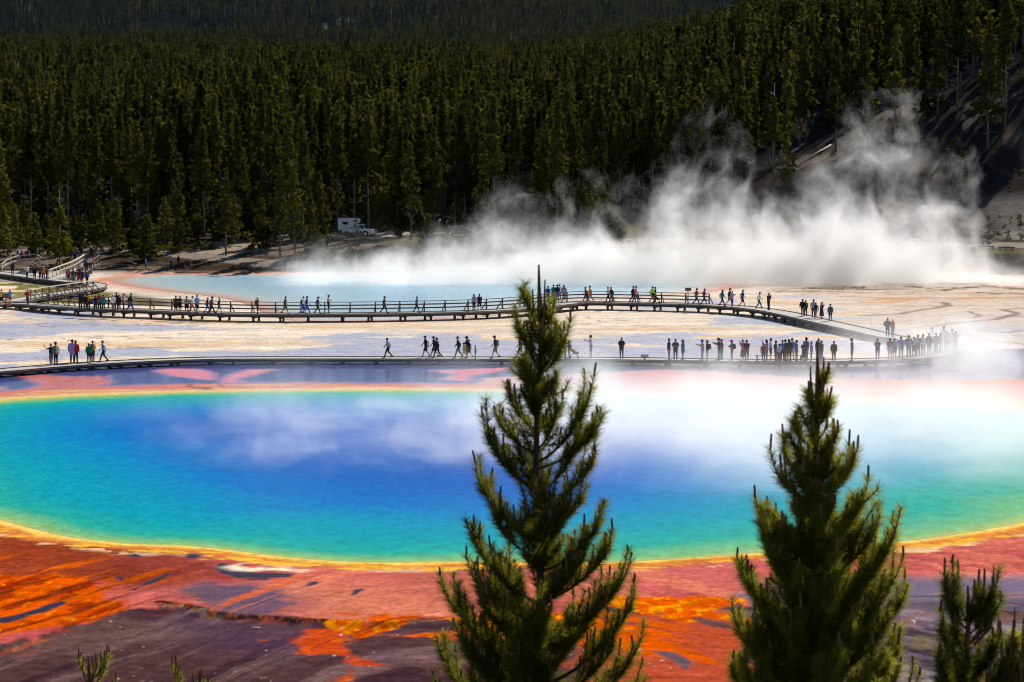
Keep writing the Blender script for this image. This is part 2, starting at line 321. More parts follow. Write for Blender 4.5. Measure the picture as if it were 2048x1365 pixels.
    # dark runnels on the right of the plain
    rp = plain * sm(30, 44, x + 0.02 * (y - 240))
    lay(lin(214, 196, 184), rp * 0.6)
    for q, wd in (([(1725, 632), (1800, 628), (1860, 618), (1900, 612), (1890, 606), (1870, 605)], 0.5), ([(2060, 617), (2010, 619), (2035, 627), (1990, 640), (1900, 648), (1830, 655)], 0.55), ([(2060, 632), (1990, 634)], 0.5),
                  ([(1940, 624), (1962, 632), (1945, 637)], 0.3), ([(1900, 665), (1990, 682), (2060, 690)], 0.4), ([(2060, 660), (2010, 666), (1960, 660)], 0.4)):
        lay(lin(120, 100, 108), sm(wd * 1.6, wd * 0.3, ldist(wx * 0.5 + sx * 0.5, sy, W(q))) * 0.75, 0.4)
    gs = sm(0.5, 0.68, fbm(x * 0.35, y * 0.5, 4, 181)) * sm(0.42, 0.6, fbm(x * 0.05, y * 0.08, 3, 191)) * sm(315, 360, y + 0.35 * (x - 20)) * sm(8, 30, x)
    lay(lin(128, 108, 72), gs * 0.85, 0.9); lay(lin(84, 72, 60), gs * sm(0.6, 0.7, fine2), 0.9)
    lay(lin(216, 150, 84), sm(0.6, 0.7, fbm(x * 0.16, y * 0.3, 4, 201)) * sm(290, 310, y) * sm(345, 320, y) * sm(28, 36, x) * 0.6)
    # olive grass between the walkways and beside the rear pool
    gr = S([(-60, 556), (150, 575), (195, 583), (300, 583), (390, 590), (440, 598), (470, 606), (300, 612), (60, 606), (-60, 600)], -1.2, 1.5) * sm(0.4, 0.55, fbm(x * 0.3, y * 0.2, 4, 211) + 0.18 * sm(-62, -50, x))
    lay(lin(120, 112, 40), gr * 0.9, 0.95); lay(lin(120, 104, 96), gr * sm(-54, -44, x) * 0.8, 0.95); lay(lin(86, 96, 18), gr * sm(0.5, 0.6, fine) * 0.7, 0.95)
    # rear pool rim
    dr = sdist(sx, sy, REAR)
    lay(lin(236, 222, 205), sm(-9, -5, dr) * (y > 280) * 0.75, 0.6); lay(lin(226, 176, 158), sm(-4, -0.5, dr) * (y > 330), 0.4); lay(lin(218, 120, 74), sm(-4, -1, dr) * sm(-50, -58, x) * sm(340, 350, y), 0.4)
    # ---- shallows between the walkway and the pool
    dp = sdist(sx, sy, POOL)
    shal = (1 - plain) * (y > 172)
    lay(lin(112, 84, 84), shal, 0.11, 1.0); lay(lin(80, 104, 190), shal * .68); lay(lin(128, 112, 130), shal * sm(-10, 20, x) * .5); lay(lin(50, 78, 150), shal * sm(-30, -44, x) * .5); lay(lin(124, 130, 190), shal * sm(.5, .7, along) * .35)  # the blues are reflected sky painted into the base colour of the shallows
    pk = lambda pts, c=(236, 142, 150), a=-0.6, b=0.9, k=1.0: lay(lin(*c), S(pts, a, b) * shal * k, 0.3, 0.35)
    pk([(296, 741), (330, 737), (400, 738), (432, 746), (436, 757), (425, 762), (380, 757), (330, 752)]); pk([(438, 762), (455, 750), (500, 739), (555, 739), (520, 750), (480, 760), (500, 765), (450, 766)])
    pk([(850, 742), (940, 738), (1040, 735), (1000, 745), (950, 752), (930, 765), (870, 760), (905, 750)]); pk([(960, 757), (1020, 753), (1090, 752), (1090, 790), (940, 776)], (240, 172, 160))
    pk([(1080, 756), (1150, 746), (1250, 743), (1330, 739), (1420, 742), (1560, 752), (1800, 760), (2100, 762), (2100, 830), (1080, 800)], (236, 150, 144), -1.2, 1.5); pk([(1580, 758), (1800, 762), (2100, 757), (2100, 766), (1800, 770)], (230, 130, 90))
    pk([(20, 752), (80, 748), (150, 753), (215, 752), (235, 765), (180, 782), (60, 792), (-80, 800), (-80, 792), (40, 780), (78, 768), (40, 756)], (214, 124, 112)); pk([(-80, 770), (10, 772), (20, 780), (-80, 782)], (220, 150, 140))
    lay(lin(222, 120, 92), sm(-7, -4.0, dp + 2.4 * w1) * shal, 0.35, 0.3); lay(lin(236, 160, 110), sm(-3.5, -1.5, dp) * shal, 0.35, 0.2)
    lay(lin(238, 150, 60), sm(-6, -3, dp + 3 * w1) * shal * sm(.52, .62, fbm(x * .14, y * .5, 5, 331)) * .75, .35, .3); lay(lin(244, 206, 140), sm(-5, -3, dp + 3 * w2) * shal * sm(.56, .64, fbm(x * .1, y * .45, 5, 333)) * .7, .35, .3)
    vein = np.abs(fbm(x * 0.09, y * 0.12, 3, 231) - 0.5); lay(lin(96, 52, 36), sm(0.014, 0.004, vein) * shal * sm(0.5, 0.6, fbm(x * .06, y * .06, 2, 7)) * sm(-20, -5, x * 0 - np.abs(x + 25) + 12) * 0.8)
    lay(lin(150, 92, 48), shal * sm(1.6, 0.6, np.abs(y - 221.5 - 0 * x)) * 0.0)
    # ---- yellow and white rims of the pool
    dpw = dp + 0.9 * w3 + 0.6 * (fine - 0.5) + 1.0 * bn
    front = (y < 160)
    lay(lin(222, 140, 74), sm(-2.2, -1.2, dp + 1.1 * w1 + 1.6 * bn) * front, 0.4); lay(lin(238, 186, 96), sm(-1.1, -0.4, dpw) * front, 0.4)
    lay(lin(240, 200, 150), sm(-3.6, -2.4, dp + 2 * w1) * sm(-1.6, -2.2, dp) * front * sm(0.5, 0.58, fbm(x * 0.6, y * 0.8, 4, 241)), 0.6)
    lay(lin(244, 188, 80), sm(-2.3, -1.9, dpw) * sm(-0.9, -1.4, dpw) * front * sm(0.5, 0.6, fbm(x * 0.9, y * 1.3, 3, 251)), 0.5)
    lay(lin(250, 214, 120), sm(-0.9, -0.2, dp) * front, 0.35); lay(lin(248, 208, 140), sm(-1.4, -0.2, dp) * ~front * (y > 160), 0.35)
    # ---- banks, paths, forest floor
    up = sm(0.25, 0.9, z) * (y > 360)
    soil = lin(70, 58, 46) * (0.7 + 0.7 * fbm(x * 0.25, y * 0.25, 4, 261))[..., None]
    lay(soil, up, 0.95)
    lay(lin(92, 92, 30), up * sm(0.46, 0.62, fbm(x * 0.13, y * 0.13, 4, 271)) * (1 - sm(420, 470, y)) * 0.85, 0.95); lay(lin(120, 108, 94), up * sm(0.52, 0.62, fbm(x * 0.06, y * 0.1, 4, 281)) * (1 - sm(410, 440, y)) * sm(40, 28, x), 0.95)
    steep = np.interp(x, [38, 52], [0, 1]) * sm(374.5, 376, y) * sm(384, 380, y)
    lay(lin(58, 52, 38) * (0.6 + 0.8 * fbm(x * 0.9, y * 0.9, 3, 291))[..., None], steep, 0.95)
    road = sm(392, 394, y + 0.02 * x) * sm(404, 402, y + 0.02 * x) * sm(12, 26, x); lay(lin(150, 138, 128), road, 0.9)
    rl = ldist(sx, sy, np.array([at(400, 500, 3)[:2], at(560, 478, 3.6)[:2], at(680, 476, 3.9)[:2], at(760, 474, 3.9)[:2], at(960, 474, 4)[:2], at(1200, 480, 3.9)[:2], at(1500, 490, 3.2)[:2]])); lay(lin(170, 150, 128), sm(4.6, 3.2, rl) * (y > 390), 0.9)
    pth = ldist(sx, sy, np.array([at(-60, 527, 1.0)[:2], at(60, 522, 1.2)[:2], at(150, 520, 1.4)[:2], at(200, 513, 1.8)[:2], at(280, 520, 1.3)[:2], at(420, 534, 0.6)[:2], at(560, 538, 0.5)[:2]])); lay(lin(150, 136, 124), sm(3.2, 1.8, pth) * (y > 370), 0.9)
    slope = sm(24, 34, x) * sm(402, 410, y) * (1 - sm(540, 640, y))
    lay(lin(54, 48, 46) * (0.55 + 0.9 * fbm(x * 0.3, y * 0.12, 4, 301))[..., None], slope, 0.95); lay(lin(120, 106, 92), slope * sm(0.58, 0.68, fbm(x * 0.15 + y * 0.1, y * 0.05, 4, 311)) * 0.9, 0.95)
    lay(lin(124, 116, 110), sm(70, 76, x) * sm(404, 408, y) * sm(432, 426, y), 0.95)
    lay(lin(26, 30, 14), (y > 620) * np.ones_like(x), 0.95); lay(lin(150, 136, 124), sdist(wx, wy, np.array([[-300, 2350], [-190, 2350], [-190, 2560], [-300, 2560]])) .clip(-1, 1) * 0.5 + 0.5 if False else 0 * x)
    lay(lin(64, 60, 40), sm(88, 84, y), 0.95)
    lum = (col @ np.array([.3, .6, .1]))[..., None]; sat = (1 + .06 * (y < 240))[..., None]
    col = np.clip(lum + (col - lum) * sat, .002, 1)
    return col * 0.70, rough, wet, dp, dr
ys = np.concatenate([np.arange(-150, 84, 6.0), (FPX * H) / (np.arange(1390, 548, -1.5) - YH), np.arange(379, 440, 0.8), np.arange(440, 640, 4.0), np.geomspace(642, 9000, 90)])
us = np.concatenate([-np.geomspace(4.5, 1.02, 34), np.linspace(-1, 1, 860), np.geomspace(1.02, 4.5, 34)])
def half_w(y): return 0.19 * np.maximum(y, 60)
gx = us[None, :] * half_w(ys)[:, None]; gy = np.repeat(ys[:, None], len(us), 1)
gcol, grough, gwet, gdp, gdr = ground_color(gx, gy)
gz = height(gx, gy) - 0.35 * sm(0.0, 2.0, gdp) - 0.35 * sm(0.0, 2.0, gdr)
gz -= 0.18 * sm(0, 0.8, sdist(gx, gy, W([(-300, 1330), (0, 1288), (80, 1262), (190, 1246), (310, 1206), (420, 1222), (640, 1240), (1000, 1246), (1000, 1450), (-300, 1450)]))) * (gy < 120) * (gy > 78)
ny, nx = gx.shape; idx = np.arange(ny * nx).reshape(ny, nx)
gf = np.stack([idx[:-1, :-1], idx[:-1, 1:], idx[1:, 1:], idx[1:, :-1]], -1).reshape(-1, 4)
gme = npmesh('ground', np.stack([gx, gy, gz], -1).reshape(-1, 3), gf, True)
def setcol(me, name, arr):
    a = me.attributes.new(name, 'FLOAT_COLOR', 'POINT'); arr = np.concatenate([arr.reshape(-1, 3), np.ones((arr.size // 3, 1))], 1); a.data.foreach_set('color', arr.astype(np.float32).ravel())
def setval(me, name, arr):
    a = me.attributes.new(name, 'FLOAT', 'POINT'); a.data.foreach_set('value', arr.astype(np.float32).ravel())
setcol(gme, 'mineral_sky_tint', gcol); setval(gme, 'rough', grough); setval(gme, 'wet', gwet)
def ground_material():
    m = bpy.data.materials.new('ground'); m.use_nodes = True; nt = m.node_tree; b = nt.nodes['Principled BSDF']; L = nt.links.new
    a = N(nt, 'ShaderNodeAttribute', attribute_name='mineral_sky_tint'); ar = N(nt, 'ShaderNodeAttribute', attribute_name='rough'); aw = N(nt, 'ShaderNodeAttribute', attribute_name='wet')
    g = N(nt, 'ShaderNodeNewGeometry'); mp = N(nt, 'ShaderNodeMapping'); mp.inputs['Scale'].default_value = (1, .55, 1); L(g.outputs['Position'], mp.inputs[0])
    no = N(nt, 'ShaderNodeTexNoise'); setin(no, Scale=3.0, Detail=8.0, Roughness=0.65); L(mp.outputs[0], no.inputs['Vector'])
    mp2 = N(nt, 'ShaderNodeMapping'); mp2.inputs['Scale'].default_value = (0.45, .8, 1); L(g.outputs['Position'], mp2.inputs[0])
    n2 = N(nt, 'ShaderNodeTexNoise'); setin(n2, Scale=1.3, Detail=8.0, Roughness=0.68); L(mp2.outputs[0], n2.inputs['Vector'])
    ad = N(nt, 'ShaderNodeMath', operation='MULTIPLY'); L(no.outputs['Fac'], ad.inputs[0]); L(n2.outputs['Fac'], ad.inputs[1])
    mr = N(nt, 'ShaderNodeMapRange'); setin(mr, From_Min=0.12, From_Max=0.38, To_Min=0.62, To_Max=1.36); L(ad.outputs[0], mr.inputs[0])
    mu = N(nt, 'ShaderNodeMix', data_type='RGBA', blend_type='MULTIPLY'); mu.inputs[0].default_value = 1; L(a.outputs['Color'], mu.inputs[6]); L(mr.outputs[0], mu.inputs[7]); L(mu.outputs[2], b.inputs['Base Color'])
    L(ar.outputs['Fac'], b.inputs['Roughness']); b.inputs['IOR'].default_value = 1.33
    sp = N(nt, 'ShaderNodeMapRange'); setin(sp, To_Min=0.0, To_Max=0.5); L(aw.outputs['Fac'], sp.inputs[0]); L(sp.outputs[0], b.inputs['Specular IOR Level'])
    bp = N(nt, 'ShaderNodeBump'); bp.inputs['Distance'].default_value = 0.05; L(no.outputs['Fac'], bp.inputs['Height'])
    bs = N(nt, 'ShaderNodeMapRange'); setin(bs, To_Min=0.55, To_Max=0.0); L(aw.outputs['Fac'], bs.inputs[0]); L(bs.outputs[0], bp.inputs['Strength']); L(bp.outputs[0], b.inputs['Normal'])
    return m
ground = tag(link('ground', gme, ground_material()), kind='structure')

# ------------------------------------------------------------------ hot springs
def pool(name, poly, colour, ripple, spec):
    n = len(poly); c = poly.mean(0); rings = np.concatenate([np.linspace(1, 0.8, 26), np.linspace(0.78, 0.001, 40)])
    pts = c + (poly[None] - c) * rings[:, None, None]; k = len(rings); z = np.full((k, n, 1), 0.005)
    ii = np.arange(k * n).reshape(k, n); jj = np.roll(ii, -1, 1)
    f = np.stack([ii[:-1], jj[:-1], jj[1:], ii[1:]], -1).reshape(-1, 4)
    me = npmesh(name, np.concatenate([pts, z], -1).reshape(-1, 3), f, True)
    d = np.maximum(sdist(pts[..., 0], pts[..., 1], poly), 0); setcol(me, 'depth_colour', colour(pts[..., 0], pts[..., 1], d))
    m = bpy.data.materials.new(name); m.use_nodes = True; nt = m.node_tree; b = nt.nodes['Principled BSDF']; L = nt.links.new
    a = N(nt, 'ShaderNodeAttribute', attribute_name='depth_colour'); wn = N(nt, 'ShaderNodeTexNoise'); setin(wn, Scale=1.6, Detail=7.0, Roughness=0.68); wm = N(nt, 'ShaderNodeMapping'); wm.inputs['Scale'].default_value = (.9, .42, 1); wm.inputs['Rotation'].default_value = (0, 0, .3); wg = N(nt, 'ShaderNodeNewGeometry'); L(wg.outputs['Position'], wm.inputs[0]); L(wm.outputs[0], wn.inputs['Vector'])
    wr = N(nt, 'ShaderNodeMapRange'); setin(wr, From_Min=0.3, From_Max=0.7, To_Min=0.8, To_Max=1.2); L(wn.outputs['Fac'], wr.inputs[0]); wx_ = N(nt, 'ShaderNodeMix', data_type='RGBA', blend_type='MULTIPLY'); wx_.inputs[0].default_value = 1; L(a.outputs['Color'], wx_.inputs[6]); L(wr.outputs[0], wx_.inputs[7]); L(wx_.outputs[2], b.inputs['Base Color'])  # light and dark of the ripples mottled into the base colour
    b.inputs['Roughness'].default_value = 0.2; b.inputs['IOR'].default_value = 1.33; b.inputs['Specular IOR Level'].default_value = spec
    g = N(nt, 'ShaderNodeNewGeometry'); mp = N(nt, 'ShaderNodeMapping'); mp.inputs['Scale'].default_value = (0.8, 1.7, 1); mp.inputs['Rotation'].default_value = (0, 0, 0.25); L(g.outputs['Position'], mp.inputs[0])
    no = N(nt, 'ShaderNodeTexNoise'); setin(no, Scale=2.6, Detail=6.0, Roughness=0.6); L(mp.outputs[0], no.inputs['Vector'])
    bp = N(nt, 'ShaderNodeBump'); bp.inputs['Strength'].default_value = ripple; bp.inputs['Distance'].default_value = 0.12; L(no.outputs['Fac'], bp.inputs['Height']); L(bp.outputs[0], b.inputs['Normal'])
    return tag(link(name, me, m), kind='structure')
def ramp(d, stops):
    p = [s[0] for s in stops]; c = np.array([lin(*s[1]) for s in stops]); return np.stack([np.interp(d, p, c[:, i]) for i in range(3)], -1)
def front_colour(x, y, d):
    dd = d + 11 * (fbm(x * 0.05, y * 0.045, 5, 401) - 0.5) * sm(2, 12, d) + 2.0 * (fbm(x * 0.25, y * 0.2, 3, 411) - 0.5) * sm(0.5, 3, d)
    dd = np.minimum(dd, 30) * (1 - .42 * sm(-4, 16, x)) + 1.5 * sm(160, 120, y)
    return ramp(dd, [(0, (250, 210, 120)), (0.8, (222, 206, 112)), (2.2, (130, 196, 130)), (4.0, (40, 180, 160)), (7, (0, 164, 184)), (12, (0, 144, 200)), (17, (0, 122, 204)), (23, (0, 102, 196)), (40, (0, 94, 190))]) * 0.72
def rear_colour(x, y, d):
    c = ramp(d, [(0, (222, 170, 150)), (1.5, (226, 190, 170)), (3.5, (206, 214, 212)), (8, (184, 212, 222)), (20, (160, 200, 222))]) * 0.72
    return c
pool('spring_water', POOL, front_colour, 0.8, 0.002)
pool('rear_spring_water', REAR, rear_colour, 0.4, 0.05)
# ------------------------------------------------------------------ the forest
PINE = foliage('pine_needles_far', (0.012, 0.0150, 0.003), (0.098, 0.094, 0.012), 0.3, 0.35)
YOUNG = foliage('young_pine_needles', (0.018, 0.022, 0.004), (0.12, 0.112, 0.015), 0.32, 0.5)
BARK = pmat('pine_bark', (0.11, 0.085, 0.065), 0.9, 0.4, 3.0)
SNAG = pmat('weathered_wood', (0.46, 0.41, 0.36), 0.85, 0.3, 4.0)
RUST = foliage('dead_needles', (0.09, 0.035, 0.012), (0.13, 0.06, 0.02), 0.3, 0.6)
def crown_mesh(name, h, r, base, nb, ncl, size, seed, top=0.9, mat=PINE):
    rg = np.random.default_rng(seed); t = np.sort(rg.random(nb)); z = h * (base + (1 - base) * t)
    prof = r * np.clip((1 - t) ** top * 1.05 + 0.06, 0, 1) * np.clip(t * 6 + 0.45, 0, 1) * rg.uniform(0.45, 1.15, nb)
    az = rg.random(nb) * 6.283; lobe = 1 + 0.3 * np.sin(az * 2 + rg.random() * 6 + t * 9); prof *= lobe
    v = []; 
    for i in range(nb):
        k = max(1, int(round(ncl * (0.4 + prof[i] / r)))); s = np.sqrt(rg.uniform(0.05, 1.0, k))
        px = np.cos(az[i]) * prof[i] * s; py = np.sin(az[i]) * prof[i] * s; pz = z[i] + prof[i] * s * rg.uniform(-0.15, 0.3) + rg.normal(0, 0.12, k) * size * 2
        v.append(np.stack([px + rg.normal(0, .12, k), py + rg.normal(0, .12, k), pz, np.full(k, az[i])], 1))
    v = np.concatenate(v); n = len(v); sz = size * rg.uniform(0.55, 1.25, n)
    a = v[:, 3] + rg.normal(0, 0.9, n); tilt = rg.normal(0.35, 0.55, n)
    d = np.stack([np.cos(a) * np.cos(tilt), np.sin(a) * np.cos(tilt), np.sin(tilt)], 1)      # spray direction
    s = np.cross(d, rg.normal(0, 1, (n, 3))); s /= np.linalg.norm(s, axis=1)[:, None] + 1e-9
    p = v[:, :3]; sz = sz[:, None]
    co = np.stack([p - d * sz * 0.5, p + s * sz * 0.42, p + d * sz * 0.75, p - s * sz * 0.42], 1).reshape(-1, 3)
    tip = np.array([[0.06, 0, h - 0.6], [0, 0.05, h + 0.35], [-0.06, 0, h - 0.6], [0, -0.05, h - 0.8]]); co = np.concatenate([co, tip])
    me = npmesh(name, co, np.arange(len(co)).reshape(-1, 4)); me.materials.append(mat); return me
def trunk_mesh(name, h, r, seed, dead=0):
    rg = random.Random(seed); m = MB(); k = 7; lx = rg.uniform(-.3, .3); pts = [(lx * (i / k) ** 2 + rg.uniform(-.04, .04), rg.uniform(-.04, .04), h * i / k - 0.4 * (i == 0)) for i in range(k + 1)]
    m.tube(pts, [r * (1 - 0.86 * i / k) for i in range(k + 1)], 7)
    for j in range(dead):
        z = h * rg.uniform(0.12, 0.85); a = rg.uniform(0, 6.28); L = rg.uniform(0.5, 1.6) * (1.2 - z / h)
        c = Vector((lx * (z / h) ** 2, 0, z)); d = Vector((math.cos(a), math.sin(a), rg.uniform(-0.35, 0.35)))
        m.tube([c, c + d * L * 0.5, c + d * L + Vector((0, 0, rg.uniform(-.1, .35) * L))], [0.05, 0.035, 0.015], 4)
    me = m.mesh(name, True); me.materials.append(BARK); return me
TALL = []; SMALL = []
for k in range(7):
    h = [17, 19, 16, 20, 18, 15.5, 17.5][k]; bs = [.34, .42, .28, .46, .36, .22, .5][k]
    TALL.append((crown_mesh('crown', h, [1.7, 1.5, 1.9, 1.45, 1.6, 2.0, 1.5][k], bs, 150, 6, 0.62, 40 + k), trunk_mesh('trunk', h * 0.97, 0.17, k, 22)))
for k in range(5):
    h = [6, 7.5, 5, 9, 8][k]
    SMALL.append((crown_mesh('crown', h, [1.7, 1.6, 1.5, 1.9, 2.3][k], 0.05, 120, 7, 0.52, 80 + k, 0.75, YOUNG), trunk_mesh('trunk', h * 0.95, 0.11, 20 + k, 6)))
trng = random.Random(11); TREES = []
def tree(x, y, kind, k, sc=1.0, label=None, group=None, cat='pine tree', lean=0.0, z=None):
    cm, tm = (TALL if kind == 't' else SMALL)[k if k == 5 and kind == 's' else k % (7 if kind == 't' else 5)]
    r = empty('pine_tree', (x, y, (hz(x, y) if z is None else z) - 0.1), trng.uniform(0, 6.28), label, cat, group); r.scale = (sc * trng.uniform(.9, 1.12), sc * trng.uniform(.9, 1.12), sc); r.rotation_euler[0] = lean
    link('trunk', tm, None, r); link('crown', cm, None, r); TREES.append((x, y)); return r
GP = 'lodgepole pines along the edge of the forest'
def tpx(u, v, kind, k, hpx, label, group=None):
    """tree whose foot is seen at pixel (u, v) and that is hpx pixels tall in the photograph"""
    p = on_ground(u, v); h0 = ([17, 19, 16, 20, 18, 15.5, 17.5] if kind == 't' else [6, 7.5, 5, 9, 8])[k]
    return tree(p.x, p.y, kind, k, hpx * p.y / FPX / h0, label, group)
tpx(120, 530, 's', 4, 115, 'dark bushy pine standing in front of the wooden ramp where the crowd gathers')
tpx(268, 508, 's', 1, 78, 'dark young pine on the bank behind the low log fence'); tpx(295, 522, 's', 0, 90, 'broad young pine at the right end of the low log fence'); tpx(358, 505, 's', 3, 90, 'rounded yellow green young pine right of the log fence')
tpx(452, 512, 't', 2, 175, 'pine with a bare dark trunk on the grassy bank left of the steam'); tpx(494, 480, 's', 2, 76, 'small yellow green pine right of the pine with the bare trunk')
tpx(590, 520, 't', 5, 200, 'large dark bushy pine left of the white camper truck'); tpx(560, 515, 't', 2, 185, 'second dark pine just left of the large bushy pine'); tpx(622, 512, 's', 3, 120, 'shorter pine just left of the white camper truck')
SCRAG = (crown_mesh('crown', 6, 1.3, .35, 22, 2, .5, 97, .5), trunk_mesh('trunk', 6, .1, 31, 14)); SMALL.append(SCRAG); p = on_ground(712, 521); tree(p.x, p.y, 's', 5, .95, 'thin scraggly pine in front of the white camper truck'); tpx(725, 440, 's', 1, 70, 'bright green young pine directly behind the white camper truck')
tpx(822, 480, 't', 2, 195, 'tall pine with dead lower branches right of the white camper truck'); tpx(862, 470, 't', 5, 150, 'dense pine beside the dead white branches right of the truck'); tpx(765, 455, 't', 0, 140, 'pine with pale top right behind the camper truck'); tpx(1012, 450, 's', 4, 70, 'round young pine rising out of the steam')
for u, v, k, h in ((8, 512, 4, 95), (48, 490, 3, 100), (95, 500, 0, 70), (150, 508, 4, 80), (232, 505, 3, 110), (215, 480, 1, 80), (330, 492, 4, 95), (392, 480, 1, 80), (410, 470, 3, 90), (540, 500, 4, 90), (640, 500, 2, 70)): tpx(u, v, 's', k, h, 'bushy young pine in the undergrowth along the foot of the dark forest', 'lodgepole pines along the edge of the forest, young growth')
tpx(30, 500, 's', 3, 90, 'young pine at the left end of the path'); tpx(70, 512, 's', 1, 85, 'young pine above the four walkers on the upper path'); tpx(200, 500, 's', 4, 90, 'bushy pine behind the people at the top of the ramp'); tpx(160, 470, 't', 5, 190, 'tall dark pine at the head of the ramp')
for u, v, h, k, t in ((1572, 368, 105, 3, 'left of the long fallen log'), (1700, 300, 60, 1, 'above the top of the steam plume'), (1780, 300, 62, 0, 'right of the top of the steam plume'), (1805, 320, 90, 3, 'tallest on the right slope'), (1828, 310, 70, 2, 'just beside the tallest one'),
                     (1905, 372, 92, 4, 'beside the flank of the steam'), (1925, 378, 80, 1, 'rightmost behind the steam flank'), (1735, 235, 80, 3, 'high on the slope'), (1660, 262, 70, 1, 'at the upper edge of the bare slope'), (1845, 240, 90, 4, 'high up near the right edge')):
    tpx(u, v, 's', k, h, 'young conical pine on the bare right slope, ' + t, 'young pines on the bare slope')
tpx(1915, 225, 't', 1, 250, 'tall dark pine on the right hill, its top cut by the frame'); tpx(2010, 260, 't', 3, 290, 'tallest dark pine at the right edge on the hill'); tpx(1740, 170, 't', 0, 170, 'tall pine on the right hill behind the leaning bare pole'); tpx(1975, 300, 't', 5, 240, 'dense dark pine on the shaded right hill')
def occupied(u, v0=0): return 640 < u < 800
cnt = len(TREES); tries = 0
while cnt < 292 and tries < 6000:
    tries += 1; y = 396 + 62 * trng.random() ** 0.8; x = trng.uniform(-0.2, 0.2) * y; u = x / y * FPX + 1024
    if x > 16 and y < 440 + 0.5 * (x - 16): continue
    if x > 24 and trng.random() < 0.6: continue
    if y < 424 and (640 < u < 775 or 880 < u < 960): continue
    if y < 408 and trng.random() < (0.9 if u < 1000 else 0.97): continue
    small = trng.random() < (0.75 if y < 418 else 0.3)
    if any((x - a) ** 2 + (y - b) ** 2 < (2.6 if small else 3.2) for a, b in TREES): continue
    k = trng.randrange(5 if small else 7)
    if small: tree(x, y, 's', k, trng.uniform(.6, 1.15), 'bushy young pine in the undergrowth along the foot of the dark forest', GP + ', young growth')
    else: tree(x, y, 't', k, trng.uniform(.82, 1.12), 'tall straight lodgepole pine in the front rows of the dark forest', GP)
    cnt += 1
# dead standing trees and fallen trunks
def snag(u, v, hpx, lean, seed, label, nb=12):
    p = on_ground(u, v); h = hpx * p.y / FPX; rg = random.Random(seed); m = MB(); k = 6
    pts = [Vector((lean * h * (i / k), 0.1 * rg.uniform(-1, 1), h * i / k - 0.3 * (i == 0))) for i in range(k + 1)]; m.tube(pts, [0.15 * (1 - 0.8 * i / k) for i in range(k + 1)], 7)
    o = m.build('dead_pine', SNAG, None, True); o.location = p; tag(o, label, 'dead tree')
    for j in range(nb):
        t = rg.uniform(.25, .95); c = pts[0].lerp(pts[-1], t); a = rg.choice((0, math.pi)) + rg.uniform(-.7, .7); L = rg.uniform(.6, 2.0) * (1.25 - t); d = Vector((math.cos(a), math.sin(a) * .7, rg.uniform(-.2, .7)))
        b = MB(); e = c + d * L * .5; b.tube([c, e, e + (d + Vector((0, 0, rg.uniform(-.5, .5)))) * L * .5], [.06, .045, .015], 5); q = b.build('branch', SNAG, o, True)
snag(448, 470, 120, 0.02, 1, 'white dead pine with short broken branches left of the grassy bank'); snag(712, 478, 40, 0.1, 2, 'short dead stem beside the camper truck', 5); snag(828, 462, 62, -0.25, 3, 'forked white dead tree right of the camper truck', 14); snag(855, 455, 60, -0.35, 4, 'white dead tree leaning left beside the forked one', 10)
snag(262, 455, 80, 0.02, 5, 'grey dead pine with drooping white branches above the log fence', 14); snag(165, 460, 95, 0.01, 6, 'bare grey pole pine behind the head of the ramp', 8); snag(345, 420, 70, 0.0, 7, 'pale dead pine in the shade of the left forest', 9); snag(985, 385, 90, -0.3, 8, 'pale dead trunk leaning left above the steam', 4)
snag(1765, 120, 110, -0.18, 9, 'pale leaning dead pole standing out on the right hill', 2); snag(120, 470, 90, 0, 12, 'grey dead pine left of the ramp', 12); snag(392, 450, 80, 0.03, 13, 'slim pale dead pine above the grassy bank', 9); snag(690, 350, 110, 0, 14, 'tall grey dead trunk in the gap of the forest', 3)
def log(u0, v0, u1, v1, label, r=0.2):
    a = on_ground(u0, v0); b = on_ground(u1, v1); a.z += r * .8; b.z += r * .8; m = MB(); c = (a + b) / 2
    m.tube([(a - c), (a - c).lerp(b - c, .5) + Vector((0, 0, .12)), (b - c)], [r, r * .85, r * .55], 8)
    for t in (.3, .55, .75): p = (a - c).lerp(b - c, t); m.tube([p, p + Vector((.1, -.1, .7))], [.05, .02], 5)
    o = m.build('fallen_log', SNAG, None, True); o.location = c; tag(o, label, 'log')
for q in ((1602, 330, 1662, 292, 'long pale fallen log lying up the bare right slope'), (1488, 338, 1510, 322, 'short pale log at the foot of the bare slope'), (1330, 382, 1352, 370, 'pale log leaning at the edge of the trees above the steam'), (505, 470, 524, 486, 'white log lying on the grassy bank left of the large bushy pine'),
          (92, 470, 110, 466, 'pale log on the grass behind the upper path'), (165, 470, 176, 474, 'pale stub of log behind the head of the ramp'), (690, 478, 640, 476, 'grey roadside log left of the camper truck'), (770, 480, 738, 481, 'short log in front of the camper truck bumper'), (385, 477, 398, 470, 'small pale log under the rounded young pine'),
          (1210, 385, 1240, 375, 'broken pale trunk on the forest floor above the steam'), (1255, 384, 1282, 378, 'pale trunk lying right of the broken one'), (870, 452, 890, 436, 'pale log propped among the shrubs right of the truck'), (1820, 280, 1838, 270, 'small grey log high on the right slope')):
    log(*q)
